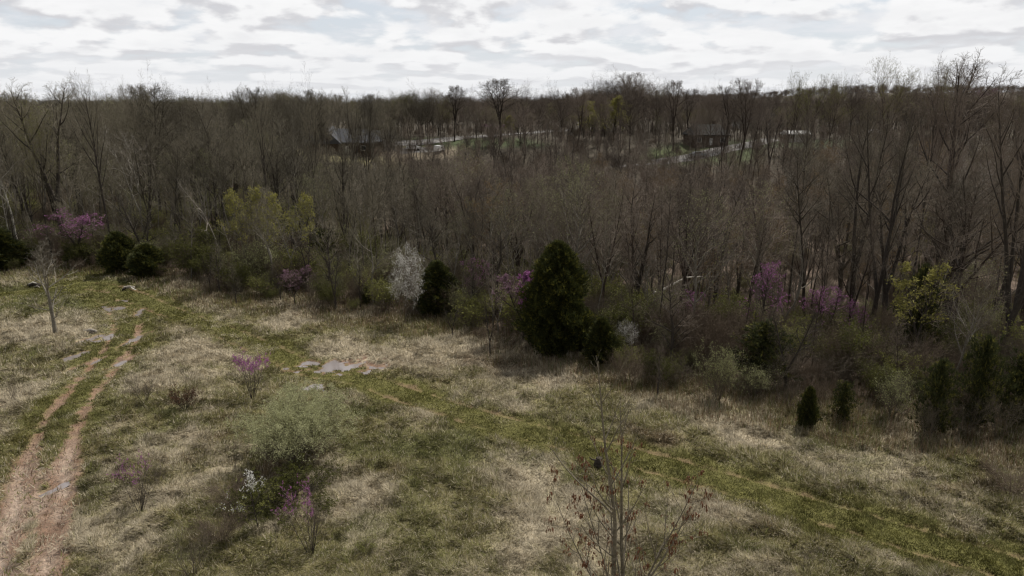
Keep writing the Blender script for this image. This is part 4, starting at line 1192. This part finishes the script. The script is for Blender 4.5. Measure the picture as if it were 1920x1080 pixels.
def car(px, py, rz, body, label, van=False):
    x, y = ground_at(px, py)
    e = empty('parked_car', x, y, hz(x, y) + .14, label, 'car', rz, 'vehicles parked by the far houses')
    L, W = 4.5, 1.8
    prof = [(-L / 2, .35), (-L / 2, .85), (-L / 2 + .1, 1.0), (-1.7, 1.05), (-1.2, 1.5), (.6, 1.52), (1.2, 1.05), (2.0, .95), (L / 2, .75), (L / 2, .35)]
    if van: prof = [(-L / 2, .35), (-L / 2, 1.0), (-L / 2 + .15, 1.85), (.9, 1.9), (1.45, 1.15), (2.1, 1.0), (L / 2, .8), (L / 2, .35)]
    n = len(prof)
    V = np.array([(a, -W / 2, b) for a, b in prof] + [(a, W / 2, b) for a, b in prof])
    F4 = np.array([(i, (i + 1) % n, (i + 1) % n + n, i + n) for i in range(n)])
    link('body', mk_mesh('body', V, [F4, np.arange(n)[::-1][None], (np.arange(n) + n)[None]], [body]), e)
    link('window', mk_mesh('window', *boxes([((-1.1, -W / 2 - .01, 1.08), (.5, -W / 2 + .02, 1.42)), ((-1.1, W / 2 - .02, 1.08), (.5, W / 2 + .01, 1.42))]), [HM['glass']]), e)
    for sx in (-1.35, 1.35):
        for sy in (-1, 1):
            a = np.arange(12) * 2 * np.pi / 12; c_ = np.stack([np.cos(a) * .32 + sx, 0 * a + sy * (W / 2 - .1), np.sin(a) * .32 + .18], 1)
            d_ = c_ + np.array([0, sy * .14, 0])
            i = np.arange(12)
            link('wheel', mk_mesh('wheel', np.concatenate([c_, d_]), [np.stack([i, (i + 1) % 12, (i + 1) % 12 + 12, i + 12], 1), i[None], (i + 12)[None]], [HM['rubber']]), e)


car(776, 283, .1, HM['paintw'], 'white car on the far drive right of the brick house')
car(824, 286, 1.3, HM['paintw'], 'pale car seen end-on at the end of the far drive', True)
car(1308, 297, .2, HM['paintg'], 'grey car parked on the far road by the green lawn')
car(1640, 252, .0, HM['paintw'], 'white car glimpsed between tall dark trunks at right')

# ------------------------------------------------------------------ the wood
# tall trees that can be picked out in the photo: kind, foot x, foot y, top y, width
TALL = [('tall_dark', 128, 478, 148, 130, 'forked tall tree rising above the left skyline, widest bare crown there'), ('tall_dark_b', 212, 480, 136, 84, 'tallest straight bare tree on the left skyline'),
        ('dome', 258, 440, 158, 100, 'broad round-topped bare tree right of the tallest left one'), ('dome_b', 305, 430, 158, 110, 'second broad round crown on the left skyline'),
        ('slender_b', 400, 440, 172, 60, 'slim bare tree on the left skyline above the dead tree'), ('tall_dark_b', 508, 475, 166, 64, 'straight dark bare tree on the skyline above the yellow-green trees'),
        ('dome', 566, 440, 160, 110, 'dense dome-shaped dark bare crown on the skyline above the brick house'), ('ascending', 660, 420, 162, 60, 'slim upright bare tree right of the dome-shaped crown'),
        ('tall_dark_b', 596, 470, 180, 60, 'bare tree whose trunk crosses the large brick house'), ('forked', 690, 430, 190, 66, 'forked bare tree in front of the brick annexe'),
        ('dome_b', 940, 270, 147, 88, 'spreading oak-like bare tree above the middle skyline'), ('dense', 985, 300, 190, 70, 'dark vase-shaped bare tree right of the small bright tree'),
        ('dome', 1180, 290, 152, 64, 'wide bare crown on the skyline right of the yellow-green tree'), ('dome_b', 1262, 285, 150, 60, 'round bare crown on the skyline, right of a wide one'),
        ('dome_b', 1385, 320, 147, 64, 'bare fan-shaped crown on the skyline above the grey roofs'), ('ascending', 855, 500, 300, 70, 'bare upright tree in the middle wood above the cone-shaped evergreen'),
        ('tall_dark', 1590, 640, 200, 120, 'dark tree forking low into two long limbs in the right wood'), ('tall_dark_c', 1625, 660, 190, 150, 'dark forked tree with Y-shaped trunk in the right wood'),
        ('slender_b', 1575, 600, 235, 80, 'leaning dark trunk left of the Y-shaped tree'), ('tall_dark_b', 1700, 600, 104, 80, 'tall bare tree rising above the right skyline, left of three'),
        ('tall_dark', 1775, 610, 100, 190, 'thickest dark trunk in the right wood, leaning right'), ('tall_dark_b', 1850, 640, 102, 150, 'tall airy bare crown highest above the right skyline'),
        ('tall_dark_c', 1850, 705, 140, 190, 'dark leaning trunk near the right edge'), ('tall_dark', 1892, 700, 112, 130, 'dark leaning tree cut by the right edge'),
        ('slender', 1745, 640, 150, 70, 'straight dark trunk just left of the thickest one'), ('slender_b', 1475, 620, 230, 90, 'slender dark tree in the right wood above the tall redbud'),
        ('ascending', 1130, 620, 330, 110, 'grey bare tree immediately right of the biggest evergreen'), ('young', 1390, 690, 400, 50, 'straight dark trunk through the tall redbud'),
        ('slender', 1610, 700, 380, 60, 'dark straight trunk right of the low redbud'), ('slender_b', 1522, 690, 420, 60, 'thin dark trunk left of the low redbud')]
OCC = []
NB = 0
for k, px, by, ty, w, lab in TALL:
    tl = {1775: 0.10, 1850: 0.08 if by == 640 else 0.16, 1892: 0.12, 1575: -0.10, 888: .1}.get(px, 0.0)
    e = at_px(k, 'bare_tree', px, by, ty, lab, width_px=w, group=BL, rz=px * .37, tilt=(0, 0) if not tl else (0, tl))
    OCC.append((e.location.x, e.location.y)); NB += 1

SKY = [(22, 178), (60, 174), (345, 155), (372, 168), (435, 172), (482, 163), (640, 172), (735, 170), (802, 163), (852, 160), (905, 166), (975, 152), (1052, 160), (1082, 164), (1125, 157),
       (1228, 153), (1330, 157), (1358, 160), (1432, 158), (1590, 140), (1610, 152), (700, 176), (520, 176), (790, 176), (1008, 168), (1292, 166), (1690, 150), (1800, 132), (235, 160), (272, 157), (292, 155), (322, 157), (552, 166), (592, 168), (1395, 152), (1540, 142)]
SKY_NAMES = ['round', 'wide', 'domed', 'spreading']
for i, (px, ty) in enumerate(SKY):
    k = ['dome', 'dome_b', 'broad_b', 'dense'][i % 4]
    left = px < 600
    near_mark = sorted([(300, 'the evergreen pair at left'), (490, 'the slim yellow-green tree'), (20, 'the left photo edge'), (130, 'the widest bare left crown'), (212, 'the tallest left tree'), (418, 'the crooked dead tree'), (566, 'the house roof at left'), (640, 'the large brick house'), (780, 'the far drive'),
                 (870, 'the far road'), (953, 'the bright egg-shaped tree'), (1043, 'the biggest evergreen'), (1150, 'the far yellow-green tree'), (1262, 'the middle far lawn'), (1322, 'the dark-roofed house'),
                 (1420, 'the long grey roof'), (1490, 'the white garage'), (1600, 'the budding skyline group'), (1700, 'the tall right crowns'), (1850, 'the steep grey gable')], key=lambda m: abs(m[0] - px))
    lab = f"{SKY_NAMES[i % 4]} bare skyline tree above {near_mark[0][1]}, {'left' if px < near_mark[0][0] else 'right'} of it"
    e = at_px(k, 'bare_tree', px, (352 if left else 286) - (i * 7) % 22, ty, lab, width_px=(66 if left else 50) + (i * 13) % 16, group=BL, rz=i * 1.3)
    OCC.append((e.location.x, e.location.y)); NB += 1
for i, (px, by, ty) in enumerate([(1300, 330, 215), (1328, 345, 228), (1352, 335, 205), (1316, 322, 200), (610, 345, 200), (632, 350, 215), (668, 340, 205), (700, 345, 210), (735, 350, 215), (1404, 330, 190), (1440, 345, 200), (1488, 345, 215), (1505, 335, 200), (585, 350, 190)]):
    e = at_px(['tall_dark_b', 'slender', 'tall_dark', 'crooked'][i % 4], 'bare_tree', px, by, ty,
              f"slim dark bare tree screening {'the dark-roofed house' if 1290 < px < 1360 else 'the large brick house' if px < 680 else 'the brick annexe' if px < 800 else 'the far grey roofs'}, {['leftmost', 'second from left', 'third from left', 'fourth from left'][[0, 2, 3, 1, 1, 2, 3, 0, 1, 0, 1, 2, 3, 0][i]]}",
              width_px=34 + (i * 11) % 20, group=BL, rz=i * 2.1)
    OCC.append((e.location.x, e.location.y)); NB += 1

rng = np.random.default_rng(2024)
pts = []
cell = {}


def try_point(x, y, dmin):
    c = (int(x // 4), int(y // 4)); r = int(dmin // 4) + 1
    for i in range(c[0] - r, c[0] + r + 1):
        for j in range(c[1] - r, c[1] + r + 1):
            for q in cell.get((i, j), ()):
                if (q[0] - x) ** 2 + (q[1] - y) ** 2 < dmin * dmin: return False
    cell.setdefault(c, []).append((x, y)); return True


for q in OCC: try_point(q[0], q[1], 0.01)
HOUSES = [o.location for o in bpy.data.objects if o.name.split('.')[0] in ('house', 'parked_car')]
HXY = np.array([(h.x, h.y) for h in HOUSES])
WOOD = []
N = 100000
rr = 30 * (620 / 30) ** (rng.random(N) ** 0.85)
uu = (rng.random(N) * 2 - 1) * 0.95
XX, YY = uu * rr, rr
IW = inwood(XX, YY)
GAP = fbm(XX, YY, 0.03, 301, 3)
for i in range(N):
    x, y = float(XX[i]), float(YY[i])
    if IW[i] < 2.0: continue
    u = x / y
    dmin = (4.2 if u > 0.28 else 2.3) if IW[i] < 18 else ((3.8 if u > 0.28 else 2.8) if y < 150 else (4.6 if y < 260 else 8.5))
    if y > 185 and y < 300 and -0.32 < u < 0.75:              # gardens: fewer trees
        dmin = 3.1
        dd = np.hypot(HXY[:, 0] - x, (HXY[:, 1] - y))
        if dd.min() < 9: continue
    if y > 210 and abs(u + 0.245) < 0.055 and y < 262: continue
    if len(WOOD) > 8000: break
    if try_point(x, y, dmin): WOOD.append((x, y, IW[i]))
print("wood points", len(WOOD))


def wood_height(x, y, s, r):
    """how tall a tree stands there, from the look of the wood in the photo"""
    u = x / y
    clump = float(sstep(fbm(np.array([x]), np.array([y]), 0.022, 401, 2), .50, .70)[0])
    if y > 260: return r.uniform(5, 9) + 9 * clump + (r.uniform(2, 5) if r.random() < .08 else 0)
    if y > 170: return r.uniform(7, 11) + 4 * clump + (r.uniform(2, 5) if r.random() < .08 else 0)
    left = float(sstep(np.array(u), -0.22, -0.36)); right = float(sstep(np.array(u), 0.30, 0.55))
    if s < 7: h = r.uniform(4.5, 9.0)
    elif s < 16: h = r.uniform(7, 12.5)
    else: h = r.uniform(10, 14.5)
    if y > 100 and u < -.3: return r.uniform(7, 11.5) + (r.uniform(1, 4) if r.random() < .1 else 0)
    if s >= 10: h += left * r.uniform(0.5, 3.5) + right * r.uniform(-1.5, 5.5)
    return h


rp = random.Random(9)
cand = []
for x, y, s in WOOD:
    h = wood_height(x, y, s, rp)
    u = x / y
    # keep the sight lines to the far houses and to the low middle of the wood open
    z0 = hz(x, y)
    if -0.30 < u < 0.62 and s > 5:
        lim = CAM_H - y * math.tan(math.radians(4.0 if -0.30 < u < -0.19 else 2.5)) - z0
        if y < 185 and h > lim: h = max(6.0, lim * rp.uniform(0.66, 1.12) * (1.22 if rp.random() < .22 else 1))
    if h < 8.5: kinds = ['young', 'young_b', 'crooked', 'edge_tree', 'edge_tree_b']
    elif h < 12: kinds = ['young', 'young_b', 'crooked', 'pole', 'pole_b', 'young', 'pole', 'ascending']
    elif y > 230: kinds = ['dome', 'broad_b', 'dense', 'dome_b', 'forked', 'tall_dark_b']
    else: kinds = ['broad' if u < 0 else 'forked', 'slender', 'slender_b', 'ascending', 'slender', 'crooked', 'pole', 'pole_b', 'pole', 'pole', 'tall_dark', 'tall_dark_b', 'young', 'slender_b', 'slender', 'pole']
    k = rp.choice(kinds)
    t = rp.random()
    if t < (0.13 if s < 35 else 0.04) and s > 4: k = 'greening'
    elif t > 0.985 and s > 5 and y < 170: k = 'pale_crooked'
    elif t < 0.155 and s > 8 and u > -0.1 and y < 160: k = 'orange_bud'
    elif t < 0.12 and y > 230: k = 'budding'
    cand.append((h / math.hypot(x, y) if abs(u) < 0.745 else 0, x, y, s, h, k))
cand.sort(reverse=True)

MARKS = [(20, 'the left edge'), (90, 'the pale trunks'), (150, 'the dull purple tree'), (227, 'the evergreen pair'), (330, 'the white log'), (418, 'the crooked dead tree'),
         (466, 'the slim yellow-green tree'), (552, 'the fuller yellow-green tree'), (645, 'the large brick house'), (700, 'the brick annexe'), (761, 'the white-flowering tree'),
         (822, 'the cone-shaped evergreen'), (888, 'the leaning black sapling'), (965, 'the bright magenta tree'), (1043, 'the biggest evergreen'), (1126, 'the small green evergreen'),
         (1215, 'the fallen white tree'), (1312, 'the orange-budded tree'), (1345, 'the pale sage shrub'), (1420, 'the tall redbud'), (1480, 'the white garage'), (1540, 'the low redbud'),
         (1610, 'the Y-shaped tree'), (1708, 'the yellow-leafed tree'), (1775, 'the thickest dark trunk'), (1830, 'the very dark evergreen'), (1900, 'the right edge')]
LOOK = dict(pale_crooked='pale-barked crooked', dome='dome-crowned', dome_b='wide fan-crowned', pole='thin dark pole-like', pole_b='thin grey pole-like', tall_dark='tall dark twin-limbed', tall_dark_b='tall dark thick', tall_dark_c='tall dark triple-limbed', broad='broad-crowned', broad_b='wide twin-stemmed', forked='three-forked', slender='straight slender', slender_b='slightly bent slender', ascending='upright vase-shaped', dense='dense twiggy',
            young='young straight', young_b='young twin-stemmed', crooked='crooked', edge_tree='small dark', edge_tree_b='small brownish', greening='grey-green hazy', orange_bud='orange-budded', budding='pale green budding')
individual, rest, nb = [], [], NB
for c in cand:
    if c[0] > 0 and c[5] in ('greening', 'orange_bud', 'budding') and c[2] < 170: individual.append(c)
    elif c[0] > 0 and nb < 298 and c[5] not in ('greening', 'orange_bud', 'budding'): individual.append(c); nb += 1
    else: rest.append(c)
labs = {}
for c in individual:
    _, x, y, s, h, k = c
    depth = y * math.cos(PITCH) + (CAM_H - hz(x, y)) * math.sin(PITCH)
    px = 960 + FPX * x / depth
    mk = min(MARKS, key=lambda m: abs(m[0] - px))[1]
    band = 'at the wood edge' if s < 5 else 'just inside the wood' if s < 12 else 'within the wood' if s < 30 else 'deep in the wood'
    labs.setdefault((LOOK[k], band, mk), []).append((px, c))
ORD = ['leftmost', 'second from left', 'third from left', 'fourth from left', 'fifth from left', 'sixth from left', 'seventh from left', 'eighth from left', 'ninth from left', 'tenth from left', 'eleventh from left', 'twelfth from left']
for (look, band, mk), L in labs.items():
    L.sort(key=lambda q: q[0])
    for n, (px, c) in enumerate(L):
        _, x, y, s, h, k = c
        lab = f"{look} tree {band} behind {mk}" if k in ('greening', 'orange_bud', 'budding') else f"{look} bare tree {band} behind {mk}"
        if len(L) > 1: lab += ', ' + ORD[min(n, 11)]
        while len(lab.replace('-', ' ').split()) > 16 and ' the ' in lab: lab = lab.replace(' the ', ' ', 1)
        place(k, 'bare_tree' if k in BARE or k.startswith('edge') else 'leafing_tree', x, y, h, rp.random() * 6.28, lab, 'tree', BL if 'bare' in lab else 'leafing trees of the wood', tilt=(rp.gauss(0, .035), rp.gauss(0, .035)))

# shrubs along the edge and under the trees
SH = []
for i in range(900):
    px = rp.uniform(-40, 1960)
    x = rp.uniform(-52, 30)
    ye = float(np.interp(x, EDGE[:, 0], EDGE[:, 1]))
    s = rp.uniform(-0.5, 12) if i % 2 else rp.uniform(0, 4)
    y = ye + s
    if abs(x / y) > 0.76: continue
    if -1.5 < x < 5.5 and s < 2: continue
    if not try_point(x + 1000, y, 1.6): continue
    SH.append((x, y, s))
SHK = dict(sage_shrub='pale sage-green', olive_shrub='dull olive', green_shrub='fresh green', bare_shrub='bare grey', brush='tangled brown', thin_shrub='thin bare')
groups = {}
for x, y, s in SH[:230]:
    u = x / y
    w = [2, 3, 3, 2, 2, 1] if u < -0.2 else ([1, 1.0, 1.5, 3, 3, 1.5] if u < 0.2 else [1.3, 2.2, 1.5, 4, 4, 2])
    k = rp.choices(list(SHK), w)[0]
    h = rp.uniform(1.2, 3.0) if s > 0.5 else rp.uniform(0.7, 1.6)
    depth = y * math.cos(PITCH) + CAM_H * math.sin(PITCH); px = 960 + FPX * x / depth
    mk = min(MARKS, key=lambda m: abs(m[0] - px))[1]
    band = 'at the wood edge' if s < 2 else 'just inside the wood' if s < 6 else 'under the trees'
    groups.setdefault((k, band, mk), []).append((px, x, y, h))
for (k, band, mk), L in groups.items():
    L.sort()
    for n, (px, x, y, h) in enumerate(L):
        lab = f"{SHK[k]} shrub {band} near {mk}" + (', ' + ORD[min(n, 11)] if len(L) > 1 else '')
        place(k, k if k != 'brush' else 'brown_bush', x, y, h, rp.random() * 6.28, lab, 'shrub', 'shrubs along the wood', wide=rp.uniform(.9, 1.3))


def scatter(name, label, cat, items):
    """one mass of plants too many to count: points that carry the trees and shrubs already built"""
    keys = sorted({i[0] for i in items})
    V = np.array([(i[1], i[2], i[3]) for i in items], np.float32)
    me = bpy.data.meshes.new(name); me.vertices.add(len(V)); me.vertices.foreach_set('co', V.ravel())
    for an, ty, vals in (('pick', 'INT', [keys.index(i[0]) for i in items]), ('size', 'FLOAT', [i[4] for i in items]), ('turn', 'FLOAT', [i[5] for i in items])):
        a = me.attributes.new(an, ty, 'POINT'); a.data.foreach_set('value', vals)
    o = link(name, me); tag(o, label, cat, kind='stuff')
    ng = bpy.data.node_groups.new(name, 'GeometryNodeTree')
    ng.interface.new_socket('Geometry', in_out='INPUT', socket_type='NodeSocketGeometry')
    ng.interface.new_socket('Geometry', in_out='OUTPUT', socket_type='NodeSocketGeometry')
    N_, L_ = ng.nodes, ng.links
    gi, go = N_.new('NodeGroupInput'), N_.new('NodeGroupOutput')
    out = N_.new('GeometryNodeJoinGeometry'); L_.new(out.outputs[0], go.inputs[0])

    def attr(n, ty):
        q = N_.new('GeometryNodeInputNamedAttribute'); q.data_type = ty; q.inputs[0].default_value = n; return q.outputs[0]
    pick, size, turn = attr('pick', 'INT'), attr('size', 'FLOAT'), attr('turn', 'FLOAT')
    rot = N_.new('ShaderNodeCombineXYZ'); L_.new(turn, rot.inputs[2])
    for n, key in enumerate(keys):
        jn = N_.new('GeometryNodeJoinGeometry')
        for ch in FIRST[key].children:
            oi = N_.new('GeometryNodeObjectInfo'); oi.transform_space = 'ORIGINAL'; oi.inputs['As Instance'].default_value = False
            oi.inputs['Object'].default_value = ch; L_.new(oi.outputs['Geometry'], jn.inputs[0])
        cmp_ = N_.new('FunctionNodeCompare'); cmp_.data_type = 'INT'; cmp_.operation = 'EQUAL'
        ia = [s_ for s_ in cmp_.inputs if s_.type == 'INT']
        L_.new(pick, ia[0]); ia[1].default_value = n
        ip = N_.new('GeometryNodeInstanceOnPoints')
        L_.new(gi.outputs[0], ip.inputs['Points']); L_.new(cmp_.outputs[0], ip.inputs['Selection']); L_.new(jn.outputs[0], ip.inputs['Instance'])
        L_.new(rot.outputs[0], ip.inputs['Rotation']); L_.new(size, ip.inputs['Scale'])
        L_.new(ip.outputs[0], out.inputs[0])
    md = o.modifiers.new('plants', 'NODES'); md.node_group = ng
    return o


for key in [c[5] for c in rest]:
    if key not in FIRST: print('missing first', key)
items = [(c[5], c[1], c[2], hz(c[1], c[2]) - .1, c[4] / KIND[c[5]]['H'], rp.random() * 6.28) for c in rest if c[5] in FIRST]
# the wooded hills on the horizon
for i in range(3800):
    y = 560 * (2600 / 560) ** (rp.random() ** .9); x = rp.uniform(-.9, .9) * y
    k = rp.choice(['dome', 'dome_b', 'dense', 'broad_b', 'broad'])
    items.append((k, x, y, hz(x, y) - .5, rp.uniform(.5, .85), rp.random() * 6.28))
scatter('distant_wood', 'far grey-brown wood of countless bare trees running to the skyline', 'wood', items)
items = []
for i in range(6300):
    y = 34 * (300 / 34) ** (rp.random() ** .75); x = rp.uniform(-.85, .85) * y
    s = float(inwood(np.array([x]), np.array([y]))[0])
    if s < 3: continue
    k = rp.choices(['bare_shrub', 'brush', 'thin_shrub', 'olive_shrub', 'sage_shrub', 'green_shrub'], [4, 4, 3, 2.2, 1.4, 1.6])[0]
    if (y > 150 or (x / y > .2 and rp.random() < .6)) and k in ('sage_shrub', 'green_shrub', 'olive_shrub'): k = 'bare_shrub'
    h = rp.uniform(1.2, 4.2)
    items.append((k, x, y, hz(x, y) - .1, h / KIND[k]['H'], rp.random() * 6.28))
scatter('undergrowth', 'tangled brown and olive undergrowth filling the floor of the wood', 'undergrowth', items)
print("top level", len([o for o in bpy.data.objects if not o.parent]))
